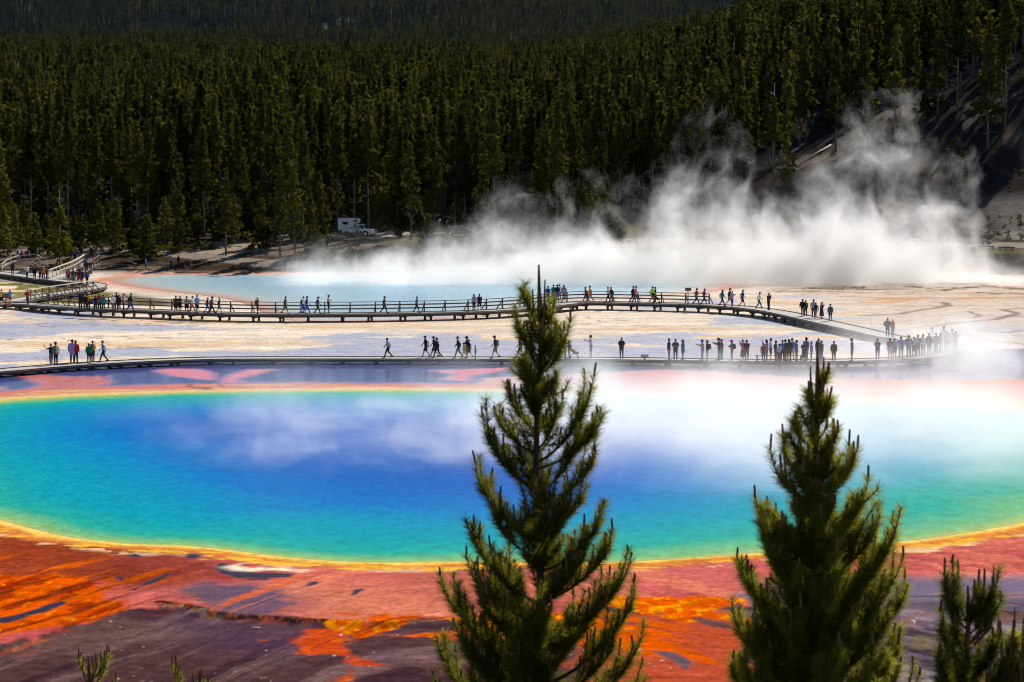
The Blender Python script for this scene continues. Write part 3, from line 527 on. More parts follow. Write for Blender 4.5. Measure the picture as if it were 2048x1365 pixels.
# shrubs of the bank: countless low growth
def scrub():
    rg = np.random.default_rng(5); n = 5200; y = 386 + 60 * rg.random(n) ** 1.5; x = rg.uniform(-0.2, 0.2, n) * y; keep = (fbm(x * .12, y * .12, 3, 501) > 0.5) & ((x < 14) | (y > 404)) ; x, y = x[keep], y[keep]; u = x / y * FPX + 1024
    keep = ~((u > 560) & (u < 800) & (y > 402) & (y < 424)); x, y = x[keep], y[keep]; n = len(x); z = height(x, y); k = 14
    a = rg.random((n, k)) * 6.283; s = rg.uniform(.25, .7, n)[:, None] * (1 - 0.45 * (x > 14))[:, None]
    px = x[:, None] + np.cos(a) * s * rg.random((n, k)); py = y[:, None] + np.sin(a) * s * rg.random((n, k)); pz = z[:, None] + s * rg.random((n, k)) * .9
    d = rg.normal(0, 1, (n, k, 3)); d[..., 2] = np.abs(d[..., 2]); d /= np.linalg.norm(d, axis=-1)[..., None]; e = np.cross(d, rg.normal(0, 1, (n, k, 3))); e /= np.linalg.norm(e, axis=-1)[..., None]
    p = np.stack([px, py, pz], -1); q = s[..., None] * .45; co = np.stack([p - e * q, p + d * q * 1.3, p + e * q], 2).reshape(-1, 3)
    me = npmesh('undergrowth', co, np.arange(len(co)).reshape(-1, 3)); o = link('undergrowth', me, foliage('undergrowth_leaves', (0.03, 0.034, 0.008), (0.11, 0.10, 0.02), .3, .15)); tag(o, kind='stuff')
scrub()
def far_forest():
    SRC = []
    for k in range(4):
        h = [16, 18, 17, 15][k]; cm = crown_mesh('crown', h, [1.9, 1.7, 1.6, 2.0][k], [.25, .3, .2, .15][k], 62, 4, 1.0, 140 + k); SRC.append(cm)
        tm = trunk_mesh('t', h * .9, .2, 60 + k); bm = bmesh.new(); bm.from_mesh(cm); bm.from_mesh(tm); n = len(tm.polygons); bm.to_mesh(cm); bm.free(); cm.materials.append(BARK)
        mi = np.zeros(len(cm.polygons), np.int32); mi[-n:] = 1; cm.polygons.foreach_set('material_index', mi)
    sn = MB(); sn.tube([(0, 0, -.3), (.1, 0, 7), (.25, .1, 14.5)], [.19, .13, .03], 6); rr = random.Random(8)
    for j in range(16): z = rr.uniform(4, 13); a = rr.uniform(0, 6.28); q = rr.uniform(.5, 1.5); sn.tube([(.1, 0, z), (.1 + q * math.cos(a), q * math.sin(a), z + rr.uniform(-.3, .5))], [.05, .015], 4)
    sm_ = sn.mesh('dead', True); sm_.materials.append(SNAG); SRC.append(sm_)
    rg = np.random.default_rng(3); X = []; Y = []
    for y0, y1, n in ((452, 620, 2900), (620, 1000, 9000), (1000, 1700, 19000), (1700, 3000, 26000), (3000, 7200, 95000)):
        y = np.sqrt(rg.uniform(y0 ** 2, y1 ** 2, n)); x = rg.uniform(-.215, .215, n) * y; X.append(x); Y.append(y)
    x = np.concatenate(X); y = np.concatenate(Y); u = x / y * FPX + 1024
    keep = ~((y < 500) & (x > 40) & (rg.random(len(x)) < .88)) & ~((fbm(x * .006, y * .003, 3, 601) > .68) & (y > 1500)) & ~((y > 2300) & (y < 3300) & (u > 380) & (u < 510) & (fbm(x * .02, y * .02, 3, 611) > .52)); x, y = x[keep], y[keep]; z = height(x, y) - .2; n = len(x)
    me = bpy.data.meshes.new('forest'); me.vertices.add(n); me.vertices.foreach_set('co', np.stack([x, y, z], 1).astype(np.float32).ravel())
    sc = rg.uniform(.6, 1.2, n) * (1 + .35 * (y > 3000)); setval(me, 'size', sc); setval(me, 'turn', rg.random(n) * 6.283); a = me.attributes.new('kind_index', 'INT', 'POINT'); a.data.foreach_set('value', rg.integers(0, 4, n).astype(np.int32)); me.update()
    o = bpy.data.objects.new('forest', me); ki = rg.integers(0, 4, n); ki[rg.random(n) < .05] = 4; me.attributes['kind_index'].data.foreach_set('value', ki.astype(np.int32)); C.objects.link(o); tag(o, kind='stuff')
    col = bpy.data.collections.new('forest_trees')
    for k, m in enumerate(SRC): col.objects.link(bpy.data.objects.new('forest_tree_%d' % k, m))
    ng = bpy.data.node_groups.new('forest', 'GeometryNodeTree'); ng.interface.new_socket('Geometry', in_out='INPUT', socket_type='NodeSocketGeometry'); ng.interface.new_socket('Geometry', in_out='OUTPUT', socket_type='NodeSocketGeometry')
    gi = N(ng, 'NodeGroupInput'); go = N(ng, 'NodeGroupOutput'); ip = N(ng, 'GeometryNodeInstanceOnPoints'); ci = N(ng, 'GeometryNodeCollectionInfo'); ci.inputs['Collection'].default_value = col; ci.inputs['Separate Children'].default_value = True; ci.inputs['Reset Children'].default_value = True
    def att(nm, t): n_ = N(ng, 'GeometryNodeInputNamedAttribute', data_type=t); n_.inputs['Name'].default_value = nm; return n_.outputs['Attribute']
    L = ng.links.new; L(gi.outputs[0], ip.inputs['Points']); L(ci.outputs[0], ip.inputs['Instance']); ip.inputs['Pick Instance'].default_value = True; L(att('kind_index', 'INT'), ip.inputs['Instance Index']); L(att('size', 'FLOAT'), ip.inputs['Scale'])
    cx = N(ng, 'ShaderNodeCombineXYZ'); L(att('turn', 'FLOAT'), cx.inputs[2]); L(cx.outputs[0], ip.inputs['Rotation']); L(ip.outputs[0], go.inputs[0])
    md = o.modifiers.new('trees', 'NODES'); md.node_group = ng
far_forest()
# ------------------------------------------------------------------ boardwalks
def wood(name, c, sc=(1, 1, 1), rough=0.85):
    return pmat(name, c, rough, 0.35, 7.0, bump=0.2)
DECK = wood('grey_planks', (0.40, 0.37, 0.34)); BEAM = wood('dark_boards', (0.07, 0.06, 0.055)); RAIL = wood('brown_rails', (0.10, 0.075, 0.06)); SUNLIT = wood('sunlit_timber', (0.50, 0.43, 0.34))  # last timber is brightened in colour to stand for sunlit rails
def catmull(p, step=0.8):
    p = [Vector(q) for q in p]; out = []
    for i in range(len(p) - 1):
        a, b, c, d = p[max(i - 1, 0)], p[i], p[i + 1], p[min(i + 2, len(p) - 1)]; n = max(1, int((c - b).length / step))
        for k in range(n):
            t = k / n; out.append(0.5 * ((2 * b) + (c - a) * t + (2 * a - 5 * b + 4 * c - d) * t * t + (3 * b - a - 3 * c + d) * t ** 3))
    out.append(p[-1]); return out
def frames(pts):
    r = []
    for i, p in enumerate(pts):
        d = (pts[min(i + 1, len(pts) - 1)] - pts[max(i - 1, 0)]); d.z = 0; d.normalize(); r.append((p, d, Vector((-d.y, d.x, 0))))
    return r
def strip(pts, side0, side1, z0, z1):
    """swept rectangle along a path"""
    m = MB(); vs = []; fs = []
    for p, d, s in frames(pts):
        for o, z in ((side0, z0), (side1, z0), (side1, z1), (side0, z1)): vs.append(p + s * o + Vector((0, 0, z)))
    n = len(pts)
    for i in range(n - 1):
        for k in range(4): fs.append((i * 4 + k, i * 4 + (k + 1) % 4, i * 4 + 4 + (k + 1) % 4, i * 4 + 4 + k))
    fs += [(3, 2, 1, 0), tuple((n - 1) * 4 + k for k in range(4))]; return m.add(vs, fs)
def planks(pts, hw, t=0.05):
    """deck of separate cross planks (one mesh)"""
    m = MB(); acc = 0; fr = frames(pts)
    for (p, d, s), (q, e, s2) in zip(fr[:-1], fr[1:]):
        L = (q - p).length; n = max(1, round(L / 0.3))
        for k in range(n):
            c0 = p.lerp(q, k / n); c1 = p.lerp(q, (k + .93) / n); a = s.lerp(s2, k / n); b = s.lerp(s2, (k + .93) / n); w0 = hw + random.uniform(-.02, .02)
            vs = [c0 - a * w0, c0 + a * w0, c1 + b * w0, c1 - b * w0]; z = random.uniform(-.004, .004)
            m.add([x + Vector((0, 0, z)) for x in vs] + [x - Vector((0, 0, t)) for x in vs], [(0, 1, 2, 3), (7, 6, 5, 4), (0, 4, 5, 1), (1, 5, 6, 2), (2, 6, 7, 3), (3, 7, 4, 0)])
    return m
random.seed(4)
def boardwalk(name, px, hw, label, every, beam=0.2, edge=True, foot=0.3):
    pts = catmull([at(u, v, z) for u, v, z in px]); root = empty(name, pts[len(pts) // 2] * 1, 0, label, 'boardwalk'); off = root.location.copy(); off.z = 0; root.location.z = 0
    pts = [p - off for p in pts]
    planks(pts, hw).build('deck', DECK, root)
    for s in (-1, 1): strip(pts, s * hw * .9 - .05, s * hw * .9 + .05, -.055 - beam, -.055).build('beam', BEAM, root)
    if edge:
        for s in (-1, 1): strip(pts, s * (hw - .05) - .05, s * (hw - .05) + .05, .006, .07).build('edge_board', RAIL, root)
    acc = 0; n = 0; fr = frames(pts)
    for (p, d, s), (q, _, _) in zip(fr[:-1], fr[1:]):
        acc += (q - p).length
        if acc > every and n < 98:
            acc = 0; n += 1; a = math.atan2(s.y, s.x); z = p.z - .06 - beam; wp = p + off; g = hz(wp.x, wp.y) - .1
            m = MB(); m.box((p.x, p.y, z - .06), (2 * hw, .18, .12), a)
            for k in (-.75, .75): m.box((p.x + s.x * hw * k, p.y + s.y * hw * k, (z - .12 + g) / 2), (.2, .2, max(.05, z - .12 - g)), a); m.box((p.x + s.x * hw * k, p.y + s.y * hw * k, g + .06), (.34, foot, .1), a)
            m.build('support', BEAM, root)
    return root, [p + off for p in pts]
ZN, ZM = 0.42, 0.78
NEARP = [(-90, 749), (0, 742), (130, 731), (250, 724), (370, 719), (500, 717), (840, 717), (1240, 718.5), (1480, 722), (1620, 722.5), (1720, 721), (1800, 718), (1860, 711.5), (1897, 702), (1902, 693), (1880, 687), (1840, 682)]
near_walk, NPTS = boardwalk('boardwalk', [(u, v, ZN) for u, v in NEARP], 1.25, 'long low boardwalk without railings crossing the shallow water just behind the big pool', 2.35, .16)
MIDP = [(1838, 681.5, .43), (1780, 674, .48), (1700, 656, .6), (1620, 638, .7), (1560, 625, .75), (1500, 616.5, .78), (1420, 610.5, .78), (1300, 607, .78), (1180, 605, .78), (1130, 608, .78), (1060, 616, .78), (1000, 620.5, .78), (900, 624.5, .78), (740, 627.5, .78), (600, 628.5, .78), (480, 627.5, .78), (380, 624.5, .78), (300, 621, .78), (200, 617.5, .78), (110, 612.5, .7), (50, 608, .6), (-10, 608, .5), (-90, 611, .5)]
mid_walk, MPTS = boardwalk('boardwalk', MIDP, 1.3, 'raised boardwalk with a long dark railing between the rear pool and the cream plain', 2.6, .24)
BACKP = [(28, 603, .6), (60, 596, .6), (120, 587, .6), (170, 579, .6), (193, 573, .6), (188, 568, .6), (150, 564.5, .6), (90, 558, .6), (0, 546, .6), (-80, 538, .6)]
back_walk, BPTS = boardwalk('boardwalk', BACKP, 1.25, 'hairpin boardwalk beyond the pale railing on the far left', 2.6, .24)
RAMPP = [(112, 559, .62), (135, 550, .8), (160, 540, 1.05), (176, 531, 1.2), (186, 524, 1.3)]
ramp_walk, RPTS = boardwalk('ramp', RAMPP, 1.15, 'wooden ramp full of people climbing from the hairpin boardwalk to the wooded path', 2.6, .2)
def railing(name, pts, side, label, mat, hgt=1.08, every=2.3, rails=(.36, .72), brace=0, topw=.16, topmat=None):
    fr = frames(pts); root = empty(name, pts[len(pts) // 2], 0, label, 'railing'); off = root.location.copy()
    line = [p + s * side - off for p, d, s in fr]
    strip(line, -topw / 2, topw / 2, hgt, hgt + .06).build('top_rail', topmat or mat, root)
    for z in rails: strip(line, -.025, .025, z, z + .13).build('rail', mat, root)
    acc = every; n = 0
    for (p, d, s), a, b in zip(fr[:-1], line[:-1], line[1:]):
        acc += (b - a).length
        if acc >= every and n < 98:
            acc = 0; n += 1; m = MB(); m.box((a.x, a.y, a.z + hgt / 2 - .15), (.11, .11, hgt + .3 - .005), math.atan2(d.y, d.x)); po = m.build('post', mat, root)
            if brace: b_ = MB(); q = a + s * (.85 * brace); b_.bar((a.x, a.y, a.z + hgt * .8), (q.x, q.y, a.z - .05), .07, .09); b_.build('brace', mat, po)
    return root
def seg(pts, u0, u1):
    f = lambda p: p.x / p.y * FPX + 1024
    return [p for p in pts if min(u0, u1) <= f(p) <= max(u0, u1)]
mseg = seg(MPTS, 56, 1410)
railing('railing', mseg, 1.22 * (1 if frames(mseg)[0][2].y > 0 else -1), 'long dark three rail railing along the far side of the raised boardwalk', RAIL, brace=1 if frames(mseg)[0][2].y > 0 else -1)
bs = [p for p in BPTS[:]]; cut = [p for p in BPTS if BPTS.index(p) < len(BPTS)]
k1 = next(i for i, p in enumerate(BPTS) if p.x / p.y * FPX + 1024 > 174); bseg = BPTS[4:k1]; sg = -1 if frames(bseg)[2][2].y > 0 else 1
railing('railing', bseg, sg * 1.2, 'sunlit pale topped railing with slanting braces curving up to the hairpin', RAIL, brace=sg, topw=.3, topmat=SUNLIT, every=2.0)
railing('handrail', [p for p in RPTS[2:-2]], 1.1, 'pale handrail on the left side of the crowded ramp', SUNLIT, rails=(.45,), topw=.28); railing('handrail', [p for p in RPTS[2:-3]], -1.1, 'dark handrail on the right side of the crowded ramp', RAIL, rails=(.45,))
def bent_rail(px, label, every=2.0):
    pts = catmull([on_ground(u, v) for u, v in px]); return railing('railing', pts, 0.0, label, SUNLIT, every=every, rails=(.5,))
bent_rail([(4, 545), (17, 535), (38, 528)], 'pale bent railing at the far left edge beside the upper path'); bent_rail([(40, 528), (72, 526), (82, 532)], 'low railing below the four walkers on the upper path')
lf = [on_ground(u, v) for u, v in ((204, 538), (230, 537), (256, 536), (274, 542))]
railing('log_fence', catmull(lf), 0, 'low dark log fence on the bare bank right of the ramp', RAIL, hgt=.85, rails=(.35,), every=2.1)
# ------------------------------------------------------------------ vehicles, signs, benches
WHITE = pmat('white_paint', (0.78, 0.78, 0.78), .35, .06, 2, spec=.5, coat=.3); GLASS = pmat('dark_glass', (0.02, 0.03, 0.03), .06, .1, 2, spec=.8); TYRE = pmat('tyre_rubber', (0.02, 0.02, 0.02), .9, .2, 8); CHROME = pmat('chrome', (0.6, 0.6, 0.6), .2, .05, 3, metal=1.0); DARKP = pmat('dark_car_paint', (0.03, 0.035, 0.045), .25, .1, 3, spec=.6, coat=.5); SILVER = pmat('silver_car_paint', (0.22, 0.24, 0.28), .3, .08, 3, metal=.3, coat=.5); LAMP = pmat('headlight_glass', (0.75, 0.78, 0.8), .1, .05, 4, spec=.8); GREENC = pmat('green_curtain', (0.05, 0.35, 0.22), .8, .2, 5)
def wheel(root, x, y, r=.38, wd=.24):
    m = MB(); n = 20; m.tube([(x, y - wd / 2, r), (x, y - wd / 2 + .04, r), (x, y + wd / 2 - .04, r), (x, y + wd / 2, r)], [r - .04, r, r, r - .04], n); t = m.build('wheel', TYRE, root, True); h = MB(); h.tube([(x, y - wd / 2 - .02, r), (x, y + wd / 2 + .02, r)], r * .55, 12); h.build('rim', CHROME, t)
def camper(loc, rz):
    root = empty('camper_truck', loc, rz, 'white pickup truck carrying a tall white camper body, parked facing right under the trees', 'truck')
    b = MB(); b.prism([(-2.35, .55), (-1.9, .45), (2.75, .45), (2.85, .62), (2.85, .95), (2.7, 1.12), (1.55, 1.2), (.95, 1.82), (-.35, 1.86), (-.42, 1.1), (-2.35, 1.1)], -.93, .93); b.build('body', WHITE, root, bevel=.05)
    c = MB(); c.prism([(-2.9, .95), (-.45, .95), (-.45, 1.9), (-.15, 2.02), (.1, 2.35), (.02, 2.72), (-.15, 2.8), (-2.82, 2.8), (-2.95, 2.65)], -1.08, 1.08); cb = c.build('camper_body', WHITE, root, bevel=.07)
    w_ = MB(); w_.box((-1.7, -1.09, 2.05), (.8, .03, .42)); w_.build('camper_window', GLASS, cb); t = MB(); t.box((-1.4, 0, 2.84), (2.5, 1.9, .06)); t.build('roof_edge', pmat('rust_trim', (.4, .12, .06), .6), cb); v_ = MB(); v_.box((-.75, -1.09, 1.35), (.35, .03, .3)); v_.build('hatch', CHROME, cb)
    q = MB(); [q.box((-2.9 + .6 * k, -1.085, 1.9), (.02, .012, 1.6)) for k in range(1, 5)]; q.box((-1.6, -1.086, 1.28), (2.4, .014, .05)); q.build('seams', pmat('grey_trim', (.35, .36, .38), .6), cb); q = MB(); q.box((0.2, -.942, .62), (4.2, .012, .07)); q.build('side_trim', DARKP, root)
    for s in (-1, 1):
        w = MB(); w.prism([(.38, 1.25), (1.42, 1.25), (.95, 1.72), (.38, 1.72)], s * .935 - .01, s * .935 + .01); w.build('side_window', GLASS, root); w = MB(); w.prism([(-.28, 1.25), (.3, 1.25), (.3, 1.72), (-.28, 1.74)], s * .935 - .01, s * .935 + .01); w.build('side_window', GREENC if s < 0 else GLASS, root)
        d = MB(); d.box((.34, s * .937, .9), (.02, .01, .7)); d.box((.2, s * .94, 1.12), (.16, .03, .04)); d.build('door_handle', CHROME, root); l = MB(); l.box((2.83, s * .68, .98), (.08, .4, .2)); l.build('headlight', LAMP, root); mi = MB(); mi.box((1.2, s * 1.08, 1.32), (.12, .2, .22)); mi.build('mirror', DARKP, root)
        a = MB(); a.prism([(1.52 + .48 * math.cos(k), .42 + .48 * math.sin(k)) for k in np.linspace(0, math.pi, 12)], s * .935 - .008, s * .935 + .008); a.build('wheel_arch', TYRE, root)
        wheel(root, 1.95 - .43, s * .84, .4); wheel(root, -1.55, s * .84, .4)
    w = MB(); w.add([(1.5, -.8, 1.24), (1.5, .8, 1.24), (1.0, .75, 1.76), (1.0, -.75, 1.76), (1.53, -.8, 1.24), (1.53, .8, 1.24), (1.03, .75, 1.78), (1.03, -.75, 1.78)], [(0, 1, 2, 3), (7, 6, 5, 4), (0, 4, 5, 1), (1, 5, 6, 2), (2, 6, 7, 3), (3, 7, 4, 0)]); w.build('windscreen', GLASS, root)
    g = MB(); g.box((2.86, 0, .98), (.06, .95, .24)); g.build('grille', DARKP, root); g = MB(); g.box((2.95, 0, .58), (.2, 1.9, .22)); g.build('bumper', CHROME, root, bevel=.03)
    return root
p = on_ground(716, 474); tr = camper((p.x, p.y, p.z + .05), R(-16)); tr.scale = (.98, .98, .98)
def car(loc, rz, mat, label, suv=.2):
    root = empty('parked_car', loc, rz, label, 'car'); b = MB()
    b.prism([(-2.15, .4), (-1.9, .28), (1.95, .28), (2.2, .42), (2.2, .7), (2.05, .85), (1.1, .98), (.45, 1.45 + suv), (-1.5, 1.45 + suv), (-2.1, 1.02), (-2.2, .8)], -.88, .88); b.build('body', mat, root, bevel=.09)
    for s in (-1, 1):
        w = MB(); w.prism([(-1.75, 1.05), (.95, 1.02), (.42, 1.36 + suv), (-1.42, 1.36 + suv)], s * .885 - .008, s * .885 + .008); w.build('side_window', GLASS, root); l = MB(); l.box((2.17, s * .66, .7), (.08, .36, .15)); l.build('headlight', LAMP, root); wheel(root, 1.35, s * .8, .34, .22); wheel(root, -1.35, s * .8, .34, .22); t = MB(); t.box((-2.16, s * .68, .88), (.06, .3, .16)); t.build('tail_light', pmat('red_lamp', (.4, .02, .02), .3), root)
    w = MB(); w.add([(1.08, -.74, 1.0), (1.08, .74, 1.0), (.5, .68, 1.4 + suv), (.5, -.68, 1.4 + suv), (1.11, -.74, 1.0), (1.11, .74, 1.0), (.53, .68, 1.42 + suv), (.53, -.68, 1.42 + suv)], [(0, 1, 2, 3), (7, 6, 5, 4), (0, 4, 5, 1), (1, 5, 6, 2), (2, 6, 7, 3), (3, 7, 4, 0)]); w.build('windscreen', GLASS, root); g = MB(); g.box((2.2, 0, .45), (.12, 1.6, .16)); g.build('bumper', CHROME, root)
p = on_ground(920, 472); car(p, R(-10), DARKP, 'dark car half hidden by steam right of the camper truck')
p = on_ground(1812, 490); car(p, R(-65), DARKP, 'dark car with glinting lights on the road in thin steam', .1); p = on_ground(1952, 493); car(p, R(-12), DARKP, 'dark parked car at the foot of the hill on the far right', .35)
for u, v, t in ((1932, 502, 'leftmost'), (1972, 500, 'middle'), (2012, 502, 'rightmost')):
    p = on_ground(u, v); root = empty('log_barrier', (p.x, p.y, p.z), R(2), 'dark log barrier beside the road, %s of the three in a row' % t, 'barrier'); m = MB(); m.tube([(-1.25, 0, .45), (0, 0, .47), (1.25, 0, .45)], [.13, .14, .12], 8); m.build('log', BEAM, root, True)
    for s in (-1, 1): q = MB(); q.box((s * .9, 0, .16), (.22, .3, .32)); q.build('support', BEAM, root)
def shrub(u, v, w_, h_, seed, label):
    p = on_ground(u, v); rg = np.random.default_rng(seed); n = 700; q = rg.normal(0, 1, (n, 3)); q /= np.linalg.norm(q, axis=1)[:, None]; q *= rg.random(n)[:, None] ** .4; c = q * [w_ / 2, w_ / 2, h_ / 2] + [0, 0, h_ / 2]; d = rg.normal(0, .14, (n, 3)); e = rg.normal(0, .12, (n, 3))
    o = empty('shrub', p, 0, label, 'shrub'); link('leaves', npmesh('leaves', np.stack([c, c + d, c + e], 1).reshape(-1, 3), np.arange(3 * n).reshape(-1, 3)), MATS['undergrowth_leaves'], o); m = MB(); m.tube([(0, 0, -.1), (0, 0, h_ * .6)], [.05, .02], 5); m.build('stem', BARK, o)
shrub(1866, 507, 2.2, .8, 1, 'low dark shrub on top of the bank left of the round one'); shrub(1894, 513, 1.3, 1.3, 2, 'rounded dark shrub on top of the bank by the log barriers'); shrub(1850, 520, 2.2, 1.1, 3, 'scruffy dark shrub at the left end of the dark bank')
def sign(u, v, z, w_, h_, top, label, mat, tilt=0.0, rz=0.0):
    p = at(u, v, z); root = empty('sign', p, rz, label, 'sign'); m = MB(); m.box((0, .04, (top - h_) / 2 + .1), (.1, .08, top - h_ + .2)); m.build('post', mat, root); m = MB(); m.box((0, 0, top - h_ / 2), (w_, .05, h_), M=Matrix.Rotation(tilt, 4, 'X')); pn = m.build('panel', mat, root, bevel=.01)
    m = MB()
    for r_ in range(2):
        for k in range(6): m.box((-.36 * w_ + .145 * w_ * k, -.028, top - h_ * (.36 + .3 * r_)), (w_ * (.05 + .05 * ((k + r_) % 2)), .006, h_ * .09))
    m.build('lettering', pmat('pale_lettering', (.45, .43, .38), .8), pn)
    return root
sign(1376, 608.5, ZM, .66, .34, 1.75, 'small brown sign on a tall post at the end of the dark railing', RAIL); sign(12, 611, .5, .6, .5, 1.25, 'dark sign on a post beside the orange cone at the far left', BEAM); sign(188, 620, ZM, .9, .6, 1.15, 'dark slanted information board in front of the group by the hairpin', BEAM, -.6)
p = at(1289, 720, ZN); root = empty('low_sign', p, 0, 'low dark T shaped information table on the near edge of the boardwalk', 'sign'); m = MB(); m.box((0, 0, .12), (.14, .1, .3)); m.build('post', BEAM, root); m = MB(); m.box((0, 0, .3), (.62, .4, .05), M=Matrix.Rotation(.5, 4, 'X')); m.build('panel', RAIL, root)
p = at(1558, 722, ZN); root = empty('bench', p, R(-1), 'long backless wooden bench among the crowd on the near boardwalk', 'bench'); m = MB()
for k in range(3): m.box((0, -.14 + .14 * k, .44), (3.9, .125, .05))
m.build('seat', DECK, root)
for s in (-1, 0, 1): m = MB(); m.box((s * 1.75, 0, .2), (.1, .34, .42)); m.build('leg', BEAM, root)
p = at(17, 611, .52); root = empty('traffic_cone', p, 0, 'orange traffic cone with a white band beside the person in red shorts', 'cone'); ORG = pmat('cone_orange', (.85, .13, .03), .5); m = MB(); m.tube([(0, 0, .04), (0, 0, .72)], [.17, .04], 14); c_ = m.build('cone_body', ORG, root, True); m = MB(); m.tube([(0, 0, .4), (0, 0, .54)], [.108, .083], 14); m.build('band', WHITE, c_); m = MB(); m.box((0, 0, .02), (.4, .4, .04)); m.build('base', ORG, root)
# folding stroller
def stroller(u, v, z, rz, label, cloth, seated=True):
    root = empty('stroller', at(u, v, z), rz, label, 'stroller'); m = MB()
    for s in (-.2, .2): m.tube([(-.55, s, 1.0), (-.35, s, .82), (.35, s, .18)], .018, 6); m.tube([(.05, s, .5), (-.3, s, .12)], .018, 6)
    m.tube([(-.55, -.2, 1.0), (-.55, .2, 1.0)], .022, 6); m.build('frame', TYRE, root)
    m = MB(); m.prism([(-.3, .72), (-.22, .78), (.12, .46), (.42, .42), (.42, .36), (.08, .38)], -.2, .2); m.build('seat', pmat('stroller_seat', (.02, .02, .025), .9), root, bevel=.02)
    m = MB(); m.capsule((-.12, 0, .72), (.1, 0, .56), .13, .12); m.capsule((.1, 0, .52), (.4, 0, .48), .1, .07); m.build('blanket', cloth, root, True)
    m = MB(); m.tube([(-.32, -.21, .98), (-.32, .21, .98)], .17, 12); m.build('hood', pmat('stroller_hood', (.03, .03, .04), .9), root, True)
    for x, y in ((.38, -.2), (.38, .2), (-.3, -.2), (-.3, .2)): m = MB(); m.tube([(x, y - .025, .1), (x, y + .025, .1)], .1, 12); m.build('wheel', TYRE, root)
stroller(1147, 717.5, ZN, 0, 'black stroller with a yellow and green blanket pushed along the near boardwalk', pmat('yellow_blanket', (.6, .45, .04), .9, .5, 3)); stroller(1312, 607, ZM, 0, 'black stroller in front of the person in the neon yellow jacket', pmat('dark_blanket', (.02, .02, .03), .9))
# ------------------------------------------------------------------ people
PLAIN = pmat('plain_cloth', (.1, .1, .1), .85)
def remesh(mb, name, voxel, smooth=3):
    """one continuous surface from overlapping closed shapes"""
    me = mb.mesh('tmp'); o = bpy.data.objects.new('tmp', me); C.objects.link(o)
    m = o.modifiers.new('r', 'REMESH'); m.mode = 'VOXEL'; m.voxel_size = voxel; m.use_smooth_shade = True
    s = o.modifiers.new('s', 'SMOOTH'); s.factor = .5; s.iterations = smooth
    dg = bpy.context.evaluated_depsgraph_get(); r = bpy.data.meshes.new_from_object(o.evaluated_get(dg), depsgraph=dg); r.name = name
    bpy.data.objects.remove(o); r.materials.clear(); r.materials.append(PLAIN); return r
V = Vector
POSES = {   # hips/knees/ankles for left, right (x forward, y to the left); arms: elbow, wrist for left, right
 'stand': dict(l=((.02, .5), (-.01, .08)), r=((.03, .5), (.03, .08)), la=((-.03, .25, 1.16), (.06, .24, .92)), ra=((-.03, -.25, 1.16), (.06, -.24, .92))),
 'walk': dict(l=((.17, .52), (.30, .09)), r=((-.06, .50), (-.36, .17)), la=((-.16, .25, 1.18), (-.14, .25, .94)), ra=((.10, -.25, 1.17), (.26, -.22, .99))),
 'photo': dict(l=((.02, .5), (-.02, .08)), r=((.02, .5), (.04, .08)), la=((.10, .25, 1.22), (.26, .09, 1.50)), ra=((.10, -.25, 1.22), (.26, -.09, 1.50))),
 'reach': dict(l=((.02, .5), (-.04, .08)), r=((.03, .5), (.08, .08)), la=((.18, .22, 1.27), (.42, .10, 1.36)), ra=((.18, -.22, 1.27), (.42, -.08, 1.36))),
 'wave': dict(l=((.02, .5), (-.02, .08)), r=((.02, .5), (.03, .08)), la=((.20, .34, 1.32), (.30, .46, 1.60)), ra=((.0, -.25, 1.16), (.16, -.16, 1.0))),
 'hips': dict(l=((.02, .5), (0, .08)), r=((.02, .5), (.05, .08)), la=((-.06, .36, 1.18), (.08, .20, 1.02)), ra=((-.06, -.36, 1.18), (.08, -.20, 1.02))),
 'fold': dict(l=((.02, .5), (-.03, .08)), r=((.03, .5), (.03, .08)), la=((.06, .27, 1.16), (.24, .02, 1.18)), ra=((.06, -.27, 1.16), (.24, .0, 1.22))),
 'sit': dict(l=((.42, .48), (.40, .08)), r=((.44, .47), (.46, .08)), la=((.06, .25, .78), (.28, .16, .62)), ra=((.06, -.25, .78), (.28, -.16, .62))),
}
